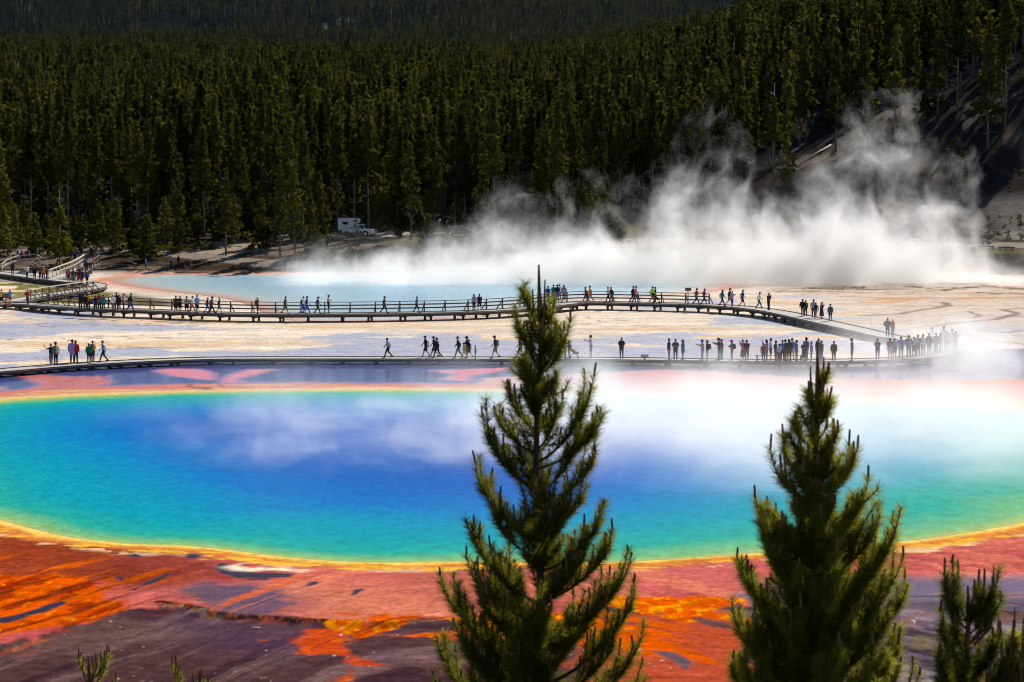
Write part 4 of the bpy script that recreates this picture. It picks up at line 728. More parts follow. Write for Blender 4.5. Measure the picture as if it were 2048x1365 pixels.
def figure(pose):
    P = POSES[pose]; dz = -.42 if pose == 'sit' else 0.0; lean = .05 if pose == 'walk' else .01; ks = {}
    hip = {1: V((0, .095, .93 + dz)), -1: V((0, -.095, .93 + dz))}; sh = {1: V((lean, .175, 1.42 + dz)), -1: V((lean, -.175, 1.42 + dz))}
    leg = {1: P['l'], -1: P['r']}; arm = {1: P['la'], -1: P['ra']}
    body = MB(); nk = V((lean, 0, 1.47 + dz)); hd = V((lean + .03, 0, 1.635 + dz))
    for s in (1, -1): body.capsule((0, s * .06, .95 + dz), (lean, s * .10, 1.36 + dz), .105, .10)
    body.capsule(nk, hd, .055, .055); body.capsule(hd + V((0, 0, -.035)), hd + V((-.005, 0, .045)), .078, .088); body.capsule(hd + V((.05, 0, -.06)), hd + V((.055, 0, -.03)), .045, .05)      # skull and jaw
    body.capsule(hd + V((.085, 0, .01)), hd + V((.105, 0, -.022)), .012, .018); body.capsule(hd + V((.08, -.02, -.065)), hd + V((.08, .02, -.065)), .012, .012)                                   # nose, lips
    for s in (1, -1):
        body.capsule(hd + V((0, s * .088, -.02)), hd + V((-.01, s * .092, .025)), .016, .02); body.capsule(hd + V((.078, s * .033, .012)), hd + V((.08, s * .033, .013)), .013, .013)               # ear, eye
        (kx, kz), (ax, az) = leg[s]; kn = V((kx, s * .10, kz)); an = V((ax, s * .105, az))
        body.capsule(hip[s], kn, .088, .058); body.capsule(kn, an, .058, .038); body.capsule(an + V((-.03, 0, -.035)), an + V((.15, s * .015, -.05)), .04, .032)
        el = V(arm[s][0]); wr = V(arm[s][1])
        body.capsule(sh[s] + V((0, 0, 0)), el, .05, .04); body.capsule(el, wr, .04, .027); d = (wr - el).normalized(); palm = wr + d * .075
        side = d.cross(V((0, s, .15))).normalized(); nrm = d.cross(side).normalized(); body.capsule(wr, palm, .028, .032); body.capsule(wr + side * .018, palm + side * .02, .022, .018); body.capsule(wr - side * .012, palm - side * .02, .022, .018)
        for k, L in enumerate((.062, .075, .07, .052)):
            a = palm + side * (.03 - .02 * k); b = a + d * L * .6 + nrm * .006 * s; c = b + d * L * .4 + nrm * .022 * s; body.capsule(a, b, .0095, .009, 8); body.capsule(b, c, .009, .0085, 8)
        a = wr + d * .025 + side * .03; b = a + d * .035 + side * .026; body.capsule(a, b, .011, .010, 8); body.capsule(b, b + d * .028 + side * .004, .010, .009, 8)
    ks['body'] = remesh(body, 'body', .0095, 2)
    def shirt(nm, sleeve, low, puff):
        m = MB()
        for s in (1, -1):
            m.capsule((0, s * .065, low + dz), (lean, s * .105, 1.36 + dz), .122 + puff, .118 + puff); el = V(arm[s][0]); wr = V(arm[s][1]); m.capsule(sh[s], sh[s].lerp(el, min(1, sleeve)), .066 + puff, .058 + puff)
            if sleeve > 1: m.capsule(el, el.lerp(wr, .93), .056 + puff, .042 + puff)
        m.capsule((lean, 0, 1.42 + dz), (lean, 0, 1.47 + dz), .085, .066); return remesh(m, nm, .02)
    ks['tee'] = shirt('shirt', .72, .97, 0); ks['jacket'] = shirt('jacket', 2, .93, .012); ks['coat'] = shirt('coat', 2, .72, .02)
    def legs(nm, f, puff):
        m = MB()
        for s in (1, -1):
            (kx, kz), (ax, az) = leg[s]; kn = V((kx, s * .10, kz)); an = V((ax, s * .105, az)); m.capsule((0, s * .06, .98 + dz), hip[s], .116 + puff, .112 + puff); m.capsule(hip[s], hip[s].lerp(kn, min(1, f)), .104 + puff, .076 + puff)
            if f > 1: m.capsule(kn, kn.lerp(an, .95), .074 + puff, .056 + puff)
        return remesh(m, nm, .02)
    ks['trousers'] = legs('trousers', 2, 0); ks['shorts'] = legs('shorts', .9, .012)
    sk = MB(); cx = [(leg[1][0][0] + leg[-1][0][0]) / 2, (leg[1][1][0] + leg[-1][1][0]) / 2]
    sk.tube([(0, 0, 1.06 + dz), (0, 0, .9 + dz), (cx[0], 0, .55 + dz * .3), (cx[1] * .8, 0, .30)], [.135, .185, .225, .25], 14); ks['skirt'] = sk.mesh('skirt', True); ks['skirt'].materials.append(PLAIN)
    for s, nm in ((1, 'shoe_l'), (-1, 'shoe_r')):
        (kx, kz), (ax, az) = leg[s]; an = V((ax, s * .105, az)); m = MB(); m.capsule(an + V((-.04, 0, -.03)), an + V((.15, s * .015, -.045)), .05, .042); m.capsule(an, an + V((0, 0, -.03)), .05, .05); ks[nm] = remesh(m, 'shoe', .016)
    def hair(nm, parts): 
        m = MB(); [m.capsule(hd + V(a), hd + V(b), ra, rb) for a, b, ra, rb in parts]; return remesh(m, nm, .014)
    ks['short'] = hair('hair', [((-.03, 0, .03), (-.005, 0, .055), .092, .092), ((-.055, 0, -.03), (-.05, 0, .02), .07, .085)])
    ks['long'] = hair('hair', [((-.03, 0, .03), (-.005, 0, .055), .096, .096), ((-.07, 0, -.20), (-.05, 0, .02), .075, .09)])
    c = hair('cap', [((-.012, 0, .05), (-.005, 0, .07), .094, .09), ((.06, 0, .045), (.15, 0, .035), .05, .035)]); ks['cap'] = c
    m = MB(); o = hd + V((-.005, 0, .06)); m.tube([o + V((0, 0, -.012)), o, o + V((0, 0, .008)), o + V((0, 0, .09)), o + V((0, 0, .105))], [.19, .195, .105, .09, .05], 16); ks['hat'] = m.mesh('hat', True); ks['hat'].materials.append(PLAIN)
    m = MB(); m.capsule((lean - .20, 0, 1.06 + dz), (lean - .19, 0, 1.34 + dz), .12, .11); m.capsule((lean - .25, 0, 1.04 + dz), (lean - .25, 0, 1.14 + dz), .08, .08); [m.capsule((lean - .1, s * .1, 1.46 + dz), (lean + .1, s * .1, 1.38 + dz), .02, .02) for s in (1, -1)]; ks['pack'] = remesh(m, 'backpack', .025)
    return ks
FIG = {p: figure(p) for p in POSES}
CLOTH = dict(black=(.012, .012, .014), dark=(.02, .02, .024), navy=(.012, .018, .06), blue=(.02, .07, .36), light_blue=(.14, .34, .62), teal=(.01, .17, .19), green=(.02, .16, .05), olive=(.06, .06, .025), grey=(.13, .13, .14), pale_grey=(.42, .42, .44),
    white=(.78, .77, .75), cream=(.62, .53, .40), khaki=(.26, .20, .12), brown=(.07, .04, .025), red=(.42, .02, .02), maroon=(.13, .015, .03), pink=(.62, .16, .24), purple=(.15, .04, .25), lilac=(.36, .30, .55), yellow=(.72, .48, .03), orange=(.66, .22, .03), neon_yellow=(.55, .78, .03), jeans=(.04, .075, .18), straw=(.55, .42, .22), blond=(.42, .27, .10), auburn=(.22, .06, .02))
def cm(c, kind): return pmat(c + '_' + kind, CLOTH[c], .85, .25, 9)
SKINS = [pmat('fair_skin', (.52, .30, .20), .55, .1, 9), pmat('tan_skin', (.36, .19, .11), .55, .1, 9), pmat('brown_skin', (.16, .08, .05), .55, .1, 9)]
prg = random.Random(77); FACE = dict(R=0, L=math.pi, A=math.pi / 2, T=-math.pi / 2, TR=-.8, TL=-2.3, AR=.8, AL=2.3)
WORDS = lambda c: c.replace('_', ' ')
PEOPLE = []
def person(u, v, z, pose, face, top, bottom, head, where, h=1.72, pack=None):
    """top 'tee:white', bottom 'shorts:khaki' or 'skirt:..', head 'cap:blue' / 'short:dark' ..."""
    tk, tc = top.split(':'); bk, bc = bottom.split(':'); hk, hc = head.split(':'); p = on_ground(u, v) if z == 'g' else at(u, v, z)
    nm = {'tee': 'top', 'jacket': 'jacket', 'coat': 'long coat'}[tk]
    label = 'person in %s %s' % (WORDS(tc), nm) + ((' and %s %s' % ('' if bc in () else WORDS(bc), bk)) if bk != 'trousers' or bc not in ('dark', 'black') else '') + (', %s %s' % (WORDS(hc), hk) if hk in ('cap', 'hat') else '') + ', ' + where
    label = label.replace('jeans trousers', 'jeans')
    if len(label.split()) > 16: label = label.replace(', %s %s' % (WORDS(hc), hk), '')
    r = empty('person', p, FACE[face] + prg.uniform(-.25, .25), label, 'person', 'visitors on the boardwalks'); s = h / 1.74; r.scale = (s * prg.uniform(.95, 1.08), s * prg.uniform(.95, 1.12), s)
    F = FIG[pose]
    def part(k, m, name): o = link(name, F[k], None, r); o.material_slots[0].link = 'OBJECT'; o.material_slots[0].material = m; return o
    part('body', SKINS[prg.choice((0, 0, 1, 1, 2))], 'body'); part(tk, cm(tc, 'cloth'), {'tee': 'shirt', 'jacket': 'jacket', 'coat': 'coat'}[tk]); part(bk, cm(bc, 'cloth'), bk)
    if hk in ('cap', 'hat'): part('short', cm('brown', 'hair'), 'hair'); part(hk, cm(hc, 'cloth'), hk)
    else: part(hk, cm(hc, 'hair'), 'hair')
    sm_ = cm(prg.choice(('dark', 'black', 'white', 'dark', 'brown')), 'shoe'); part('shoe_l', sm_, 'shoe'); part('shoe_r', sm_, 'shoe')
    if pack: part('pack', cm(pack, 'bag'), 'backpack')
    PEOPLE.append(label); return r
n, m_, b_, q_ = ZN + .005, ZM + .005, .605, 'g'
T, J, K, TR, SH = 'tee:', 'jacket:', 'coat:', 'trousers:', 'shorts:'
ROWS = [
# near boardwalk, left to right
(102.5, 730.5, n, 'wave', 'AL', T+'dark', TR+'grey', 'hat:straw', 'raising one arm, leftmost on the near boardwalk', 1.66, 'teal'), (112, 730, n, 'stand', 'AL', J+'khaki', TR+'dark', 'hat:dark', 'with pale backpack beside the raised arm', 1.76, 'cream'),
(145, 727, n, 'stand', 'A', K+'lilac', TR+'dark', 'short:dark', 'half hidden behind the red jacket', 1.86), (151.5, 727, n, 'stand', 'A', J+'red', TR+'dark', 'short:dark', 'alone with a taller companion at the left', 1.78), (178, 725.5, n, 'stand', 'A', J+'green', TR+'dark', 'short:dark', 'the shorter of two near the left end', 1.5),
(186, 724.5, n, 'fold', 'AL', J+'purple', TR+'dark', 'short:auburn', 'with a yellow bag beside the green jacket', 1.68, 'yellow'), (207, 724.5, n, 'walk', 'L', T+'light_blue', TR+'dark', 'short:dark', 'walking left behind the two on the near boardwalk', 1.7),
(776, 716, n, 'walk', 'L', J+'pale_grey', TR+'black', 'short:dark', 'walking alone in the middle of the near boardwalk', 1.62), (852, 715, n, 'walk', 'L', T+'navy', SH+'dark', 'short:dark', 'first of three walking left', 1.74), (869, 715.5, n, 'walk', 'L', T+'dark', SH+'dark', 'cap:white', 'second of three walking left', 1.75), (875, 716.5, n, 'walk', 'L', J+'navy', TR+'dark', 'short:brown', 'third of three walking left', 1.66),
(917, 716, n, 'walk', 'L', J+'olive', TR+'jeans', 'hat:olive', 'leading the family with children', 1.7), (929, 717, n, 'walk', 'L', J+'yellow', TR+'yellow', 'cap:blue', 'child in the walking family', 1.25), (934.5, 716, n, 'fold', 'L', J+'dark', SH+'khaki', 'cap:dark', 'behind the child in yellow', 1.74), (939, 716.5, n, 'walk', 'L', T+'black', SH+'black', 'short:dark', 'last adult of the family', 1.5), (951, 717.5, n, 'stand', 'L', J+'grey', TR+'grey', 'short:dark', 'small child trailing the family', 1.05), (991, 717.5, n, 'walk', 'L', T+'dark', SH+'khaki', 'cap:dark', 'tall, with a black backpack, walking alone', 1.84, 'black'),
(1041, 717, n, 'walk', 'L', T+'dark', SH+'dark', 'short:dark', 'partly hidden by the left edge of the pine', 1.74), (1089, 717, n, 'stand', 'L', T+'dark', SH+'cream', 'short:dark', 'almost hidden behind the trunk of the pine', 1.72),
(1130, 718, n, 'reach', 'R', J+'navy', TR+'navy', 'short:dark', 'pushing the stroller beside the pine', 1.7), (1138, 716.5, n, 'stand', 'R', T+'teal', SH+'dark', 'short:dark', 'child beside the stroller', 1.45), (1182, 716.5, n, 'reach', 'L', T+'white', SH+'khaki', 'short:dark', 'holding a phone out to the left', 1.86), (1243, 717.5, n, 'photo', 'T', J+'black', TR+'black', 'short:dark', 'photographing the pool right of the phone holder', 1.68),
(1337.5, 720.5, n, 'stand', 'R', J+'navy', TR+'grey', 'short:dark', 'leftmost of three right of the low sign', 1.72), (1351, 720.5, n, 'fold', 'T', T+'black', TR+'dark', 'short:dark', 'with folded arms, middle of three', 1.68), (1366, 720.5, n, 'stand', 'L', K+'teal', TR+'jeans', 'long:dark', 'rightmost of three right of the low sign', 1.62),
(1405, 721, n, 'reach', 'L', J+'cream', TR+'lilac', 'hat:blue', 'pair with the red bag', 1.62), (1415, 721, n, 'stand', 'L', J+'dark', TR+'cream', 'hat:straw', 'carrying a red bag', 1.6, 'red'), (1438, 721, n, 'reach', 'L', J+'maroon', TR+'dark', 'cap:dark', 'reaching a hand to the left', 1.78), (1443.5, 719.5, n, 'stand', 'L', T+'purple', TR+'teal', 'hat:pink', 'behind the maroon jacket', 1.62), (1464, 721, n, 'fold', 'L', J+'purple', TR+'black', 'hat:pink', 'with black backpack', 1.62, 'black'),
(1486, 721, n, 'photo', 'L', J+'pink', 'skirt:black', 'hat:pink', 'beside the photographer left of the bench', 1.64), (1493.5, 723, n, 'photo', 'A', T+'black', TR+'khaki', 'short:dark', 'photographing, left of the bench', 1.7), (1526.5, 724.5, n, 'stand', 'A', T+'red', TR+'dark', 'short:dark', 'at the left end of the bench', 1.5), (1533.5, 723, n, 'wave', 'L', J+'lilac', TR+'jeans', 'long:dark', 'long haired, in front of the bench', 1.72), (1541, 721, n, 'stand', 'R', T+'white', SH+'dark', 'short:dark', 'behind the long haired one at the bench', 1.76),
(1551, 723.5, n, 'hips', 'R', T+'olive', TR+'grey', 'short:dark', 'leaning over the bench', 1.66), (1558, 724.5, n, 'stand', 'A', T+'white', TR+'black', 'short:dark', 'child in front of the bench', 1.45), (1565, 722.5, n, 'stand', 'A', T+'light_blue', TR+'dark', 'short:dark', 'in the middle of the bench crowd', 1.66), (1570, 722, n, 'stand', 'R', T+'pale_grey', TR+'grey', 'short:dark', 'behind the light blue top at the bench', 1.7), (1578, 723.5, n, 'fold', 'A', J+'brown', TR+'brown', 'long:dark', 'near the right part of the bench', 1.76), (1584, 720.5, n, 'stand', 'A', T+'light_blue', TR+'pale_grey', 'short:auburn', 'at the back of the bench crowd', 1.74), (1592.5, 723, n, 'stand', 'R', T+'lilac', TR+'grey', 'short:auburn', 'right end of the bench', 1.7),
(1608, 723, n, 'fold', 'T', T+'dark', 'skirt:dark', 'long:dark', 'in a long dark skirt right of the bench', 1.58), (1613, 722, n, 'stand', 'AL', T+'purple', TR+'khaki', 'short:dark', 'tall, behind the long dark skirt', 1.86), (1623, 723, n, 'stand', 'L', J+'lilac', TR+'lilac', 'short:brown', 'left of the right pine tip', 1.58), (1637, 723, n, 'stand', 'A', T+'navy', TR+'jeans', 'cap:blue', 'behind the tip of the right pine', 1.8), (1643, 723.5, n, 'fold', 'AL', J+'black', TR+'jeans', 'short:dark', 'just right of the right pine tip', 1.66), (1667.5, 723.5, n, 'stand', 'T', J+'olive', TR+'olive', 'short:dark', 'standing alone right of the pine tip', 1.62), (1704, 723, n, 'stand', 'L', T+'blue', SH+'grey', 'cap:pale_grey', 'heavy set, alone near the steam', 1.84),
(1755, 720.5, n, 'photo', 'A', T+'grey', TR+'grey', 'short:dark', 'first figure to fade into the steam', 1.72), (1780, 719, n, 'stand', 'A', T+'red', SH+'cream', 'short:dark', 'fading in the steam', 1.7), (1789, 718.5, n, 'stand', 'A', T+'light_blue', SH+'navy', 'cap:white', 'fading in the steam', 1.68), (1802, 717, n, 'hips', 'A', T+'purple', TR+'grey', 'short:dark', 'fading in the steam', 1.74), (1817, 715, n, 'hips', 'AR', J+'navy', TR+'dark', 'short:dark', 'fading in the steam', 1.78), (1828, 714, n, 'stand', 'A', T+'pale_grey', SH+'grey', 'short:dark', 'deep in the steam', 1.62), (1835.5, 713, n, 'stand', 'A', T+'grey', TR+'dark', 'short:auburn', 'deep in the steam', 1.76), (1846, 712, n, 'photo', 'A', T+'white', TR+'navy', 'short:dark', 'deep in the steam', 1.74),
(1858, 710, n, 'stand', 'A', J+'navy', TR+'jeans', 'hat:white', 'deep in the steam', 1.78), (1864, 694.5, n, 'fold', 'L', J+'grey', TR+'dark', 'cap:white', 'on the far turn of the boardwalk in steam', 1.74), (1872, 707.5, n, 'stand', 'A', J+'maroon', TR+'grey', 'short:dark', 'in the steamy crowd at the turn', 1.7), (1880, 706.5, n, 'stand', 'R', T+'pink', TR+'lilac', 'short:dark', 'in the steamy crowd at the turn', 1.66), (1887, 697, n, 'stand', 'AR', J+'lilac', TR+'grey', 'short:dark', 'tallest in the steamy crowd', 1.86), (1894, 704, n, 'stand', 'T', T+'pink', SH+'grey', 'short:auburn', 'in the steamy crowd at the turn', 1.66), (1904, 701, n, 'hips', 'A', J+'grey', TR+'navy', 'short:dark', 'at the outer edge of the turn', 1.78), (1911, 704, n, 'reach', 'AR', T+'grey', TR+'brown', 'short:dark', 'holding a camera up, rightmost on the turn', 1.72),
(1775, 675, .5, 'hips', 'T', J+'teal', TR+'dark', 'short:dark', 'walking back from the turn beside the red top', 1.72), (1785, 675.2, .5, 'stand', 'TR', T+'red', TR+'grey', 'cap:white', 'beside the teal jacket before the turn', 1.62),
# raised boardwalk, right to left
(1660.5, 642.5, .66, 'stand', 'A', J+'teal', TR+'black', 'hat:dark', 'alone on the slanting right part of the raised boardwalk', 1.62, 'black'), (1643, 638.5, .69, 'photo', 'TR', T+'navy', 'skirt:navy', 'short:dark', 'in a dark dress on the slanting boardwalk', 1.66), (1632, 637.5, .7, 'walk', 'TL', T+'dark', SH+'khaki', 'short:dark', 'front of the pair with the pink cap', 1.56), (1627, 636, .7, 'stand', 'A', T+'lilac', TR+'navy', 'cap:pink', 'tall on the slanting boardwalk', 1.8), (1611, 632.5, .72, 'stand', 'AR', J+'green', TR+'dark', 'short:dark', 'beside the khaki trousers', 1.58), (1605, 633, .72, 'walk', 'A', J+'black', TR+'khaki', 'short:dark', 'beside the green jacket', 1.7),
(1537, 620.5, .77, 'photo', 'TR', J+'brown', TR+'dark', 'cap:dark', 'raising a camera on the raised boardwalk', 1.72), (1518, 617.8, .78, 'walk', 'R', T+'white', TR+'jeans', 'cap:blue', 'walking right past the railing end', 1.7), (1484.5, 613.5, m_, 'walk', 'R', T+'blue', SH+'dark', 'short:dark', 'right of the lilac one', 1.74), (1464, 613, m_, 'reach', 'TR', J+'lilac', TR+'purple', 'short:dark', 'with purple trousers', 1.6), (1458.5, 611.5, m_, 'walk', 'R', T+'dark', SH+'khaki', 'cap:dark', 'tall, behind the lilac jacket', 1.82), (1444, 612.5, m_, 'walk', 'R', J+'teal', TR+'black', 'long:brown', 'long haired, right of the railing end', 1.7),
(1408, 609.5, m_, 'walk', 'R', T+'purple', TR+'dark', 'short:brown', 'at the end of the dark railing', 1.68), (1392.5, 610, m_, 'walk', 'R', T+'olive', TR+'jeans', 'short:dark', 'right of the tall sign post', 1.76), (1304, 606.8, m_, 'walk', 'R', J+'neon_yellow', TR+'khaki', 'short:dark', 'pushing the black stroller', 1.8), (1310, 605.5, m_, 'stand', 'R', T+'black', TR+'dark', 'short:dark', 'behind the stroller', 1.68),
(1271, 606, m_, 'walk', 'R', T+'pink', TR+'jeans', 'short:dark', 'close beside a dark companion', 1.8), (1265.5, 605.5, m_, 'walk', 'R', J+'black', TR+'dark', 'short:dark', 'companion of the pink top', 1.78), (1223, 605.8, m_, 'walk', 'L', J+'black', TR+'jeans', 'short:dark', 'behind the grey top by the railing', 1.7), (1217, 605.6, m_, 'walk', 'L', T+'pale_grey', TR+'dark', 'short:dark', 'in front of the black jacket by the railing', 1.68), (1181, 605, m_, 'walk', 'L', J+'orange', TR+'khaki', 'short:dark', 'bright against the steam', 1.78), (1172, 604.5, m_, 'walk', 'L', T+'maroon', TR+'dark', 'short:dark', 'walking ahead of the orange jacket', 1.64),
(1128, 602.5, m_, 'stand', 'A', J+'lilac', TR+'dark', 'long:brown', 'long haired, at the railing corner', 1.72), (1119, 601.5, m_, 'stand', 'A', T+'white', TR+'grey', 'short:brown', 'at the railing corner', 1.76), (1114.5, 603.5, m_, 'stand', 'A', T+'navy', TR+'blue', 'short:dark', 'tallest at the railing corner', 1.82), (1107, 601.8, m_, 'stand', 'A', T+'teal', TR+'dark', 'short:dark', 'at the railing corner', 1.72), (1108, 613.5, m_, 'photo', 'T', T+'grey', TR+'black', 'short:brown', 'photographing from the outer edge right of the pine', 1.6), (1096, 605.5, m_, 'stand', 'A', T+'blue', TR+'dark', 'short:dark', 'just right of the pine top', 1.78), (1055.5, 615, m_, 'stand', 'R', J+'black', TR+'dark', 'long:auburn', 'just left of the pine top', 1.6),
(959, 622.5, m_, 'walk', 'A', T+'navy', SH+'dark', 'short:dark', 'with a dark backpack and white shoes', 1.74, 'navy'), (948, 622, m_, 'stand', 'A', T+'lilac', TR+'black', 'long:brown', 'facing the pool beside the backpack', 1.7), (833, 626.5, m_, 'walk', 'R', T+'blue', TR+'navy', 'short:dark', 'alone, walking right by the railing', 1.66), (768, 627, m_, 'walk', 'R', T+'brown', TR+'dark', 'cap:dark', 'alone, walking right by the railing', 1.7), (657, 626.5, m_, 'fold', 'R', T+'pale_grey', SH+'black', 'short:dark', 'tall, left of the lone walkers', 1.82), (635, 628, m_, 'walk', 'R', T+'blue', TR+'dark', 'cap:dark', 'following the pair with a backpack', 1.7), (613, 627.5, m_, 'walk', 'R', T+'blue', TR+'blue', 'short:brown', 'behind the white top with backpack', 1.74), (606, 628.6, m_, 'walk', 'R', T+'white', SH+'blue', 'short:dark', 'with a black backpack', 1.76, 'black'), (570, 628, m_, 'walk', 'R', T+'black', SH+'olive', 'short:dark', 'alone in the middle of the raised boardwalk', 1.74), (515, 628.6, m_, 'fold', 'R', T+'dark', TR+'dark', 'hat:white', 'with a pink sleeve and teal bag', 1.7, 'teal'),
(438, 628, m_, 'walk', 'R', T+'navy', SH+'grey', 'short:auburn', 'rightmost of the group of eight', 1.6), (423, 628, m_, 'walk', 'R', T+'purple', TR+'black', 'cap:navy', 'second from the right in the group of eight', 1.72), (414.5, 627, m_, 'walk', 'R', T+'dark', SH+'blue', 'short:blond', 'third from the right in the group of eight', 1.6), (394, 627, m_, 'fold', 'TR', J+'light_blue', SH+'black', 'short:auburn', 'tallest of the group of eight', 1.82), (384, 626.5, m_, 'walk', 'R', T+'white', SH+'pink', 'short:brown', 'left of the light blue jacket', 1.7), (373.5, 627, m_, 'fold', 'T', T+'pale_grey', SH+'black', 'short:brown', 'middle of the group of eight', 1.72), (360, 626, m_, 'fold', 'TR', T+'black', SH+'black', 'short:blond', 'second from the left in the group of eight', 1.7), (352, 625.5, m_, 'stand', 'T', T+'brown', SH+'dark', 'short:dark', 'leftmost of the group of eight', 1.7),
(261, 623, m_, 'walk', 'R', J+'dark', TR+'jeans', 'cap:white', 'heavy set, alone by the railing', 1.86), (247, 621, m_, 'stand', 'R', T+'lilac', TR+'dark', 'cap:navy', 'right of the group in white', 1.72), (238, 621.5, m_, 'stand', 'A', J+'black', TR+'dark', 'cap:teal', 'between the white jacket and the lilac top', 1.6), (233, 620, m_, 'stand', 'A', T+'navy', TR+'dark', 'cap:navy', 'behind the white jacket', 1.76), (226.5, 622, m_, 'stand', 'AL', J+'white', TR+'grey', 'hat:white', 'right of the information board', 1.64), (206.5, 622.5, m_, 'stand', 'A', J+'teal', TR+'black', 'short:dark', 'right side of the information board', 1.66), (199, 621, m_, 'fold', 'A', J+'red', TR+'dark', 'hat:straw', 'at the information board', 1.7), (191.5, 622.5, m_, 'stand', 'A', T+'navy', TR+'dark', 'short:dark', 'in front of the information board', 1.56), (177, 619.5, m_, 'stand', 'TR', T+'yellow', TR+'dark', 'hat:cream', 'left of the information board', 1.72), (170.5, 620.5, m_, 'stand', 'T', J+'black', TR+'dark', 'short:auburn', 'left of the yellow top', 1.6), (161, 620, m_, 'hips', 'A', T+'navy', TR+'dark', 'cap:blue', 'leftmost of the group at the information board', 1.76),
(55, 609, .63, 'hips', 'TR', J+'red', TR+'dark', 'short:blond', 'at the start of the pale railing', 1.6), (20, 608.5, .56, 'photo', 'A', J+'light_blue', SH+'red', 'short:dark', 'photographing beside the cone', 1.55), (3, 611, .56, 'stand', 'A', T+'navy', SH+'dark', 'short:dark', 'cut by the left frame edge', 1.66, 'yellow'),
# hairpin boardwalk on the far left
(25, 550.5, b_, 'stand', 'A', J+'navy', TR+'navy', 'short:dark', 'alone at the left of the back boardwalk', 1.72), (54, 557, b_, 'hips', 'TR', J+'white', TR+'jeans', 'short:dark', 'on the back boardwalk', 1.7), (69.5, 559, b_, 'stand', 'T', J+'black', TR+'navy', 'short:dark', 'on the back boardwalk right of the white jacket', 1.6), (80.5, 560.5, b_, 'fold', 'T', T+'brown', TR+'dark', 'short:dark', 'on the back boardwalk beside the orange jacket', 1.66), (87, 559.5, b_, 'stand', 'T', J+'orange', TR+'dark', 'hat:white', 'on the back boardwalk', 1.66), (93.5, 561.5, b_, 'stand', 'R', J+'navy', TR+'dark', 'short:dark', 'on the back boardwalk right of the orange jacket', 1.64),
(137, 564.5, b_, 'stand', 'A', T+'black', SH+'black', 'short:dark', 'with pink bag below the ramp', 1.66, 'pink'), (146, 565, b_, 'stand', 'A', T+'olive', TR+'grey', 'short:brown', 'at the foot of the ramp', 1.66), (154, 566, b_, 'stand', 'A', T+'maroon', SH+'maroon', 'short:dark', 'at the foot of the ramp', 1.62), (159.5, 567.5, b_, 'stand', 'A', T+'dark', SH+'red', 'short:dark', 'at the foot of the ramp', 1.66), (164.5, 569, b_, 'stand', 'A', T+'navy', TR+'navy', 'short:dark', 'tall at the foot of the ramp', 1.78), (174, 570, b_, 'stand', 'A', T+'blue', SH+'black', 'cap:white', 'rightmost at the foot of the ramp', 1.62), (152, 572, b_, 'hips', 'R', T+'white', TR+'pale_grey', 'short:dark', 'behind the pale railing by the hairpin', 1.3),
(158, 552, .78, 'stand', 'A', T+'pink', SH+'dark', 'short:brown', 'low on the ramp', 1.55), (163, 548, .85, 'stand', 'A', T+'white', TR+'dark', 'short:dark', 'in the middle of the ramp', 1.6), (169.5, 541, 1.0, 'stand', 'A', T+'blue', TR+'dark', 'short:dark', 'in the middle of the ramp', 1.7), (173, 547, .9, 'stand', 'A', K+'dark', TR+'black', 'short:dark', 'by the right rail of the ramp', 1.7), (180, 539, 1.05, 'stand', 'A', T+'cream', TR+'black', 'short:dark', 'high on the ramp at the right', 1.7), (185, 537, 1.1, 'stand', 'A', T+'pink', TR+'maroon', 'short:dark', 'high on the ramp at the right', 1.66), (150, 528, 'g', 'stand', 'A', T+'navy', TR+'dark', 'short:dark', 'left of the top of the ramp', 1.6), (159.5, 531, 1.1, 'stand', 'A', T+'purple', SH+'white', 'short:brown', 'left side at the top of the ramp', 1.7), (151, 516, 'g', 'walk', 'A', T+'blue', TR+'dark', 'short:auburn', 'on the wooded path above the ramp', 1.6), (162, 515, 'g', 'stand', 'A', J+'dark', TR+'dark', 'short:dark', 'on the wooded path above the ramp', 1.5), (183.5, 518, 'g', 'stand', 'T', K+'dark', TR+'dark', 'hat:white', 'at the head of the ramp', 1.74),
(33, 521, 'g', 'walk', 'L', T+'light_blue', SH+'white', 'short:dark', 'leftmost walker on the upper path', 1.6), (36.5, 521.5, 'g', 'walk', 'L', T+'navy', SH+'pale_grey', 'short:auburn', 'second walker on the upper path', 1.6), (43, 524, 'g', 'walk', 'L', T+'navy', TR+'dark', 'short:auburn', 'third walker on the upper path', 1.6), (46.5, 524, 'g', 'walk', 'L', T+'pink', TR+'dark', 'cap:light_blue', 'fourth walker on the upper path', 1.6), (58, 524, 'g', 'walk', 'R', T+'blue', TR+'dark', 'short:dark', 'alone on the upper path', 1.5), (74, 519, 'g', 'walk', 'R', J+'teal', TR+'dark', 'short:brown', 'rightmost on the upper path', 1.6),
(292, 541, 'g', 'hips', 'L', J+'blue', TR+'navy', 'short:brown', 'right of the low log fence', 1.6), (342, 534, 'g', 'walk', 'L', T+'light_blue', TR+'dark', 'short:brown', 'small on the bare shore of the rear pool', 1.5), (357, 533.5, 'g', 'stand', 'A', T+'dark', TR+'dark', 'short:dark', 'small on the bare shore of the rear pool', 1.5), (375, 537, 'g', 'sit', 'T', T+'dark', TR+'dark', 'short:dark', 'left of two sitting in the shade of the shore', 1.6), (381, 537.5, 'g', 'sit', 'T', T+'maroon', TR+'dark', 'short:brown', 'right of two sitting in the shade of the shore', 1.6), (570, 541, 'g', 'stand', 'A', T+'navy', TR+'dark', 'cap:light_blue', 'in the shade at the left edge of the steam', 1.6),
]
for r_ in ROWS: person(*r_)
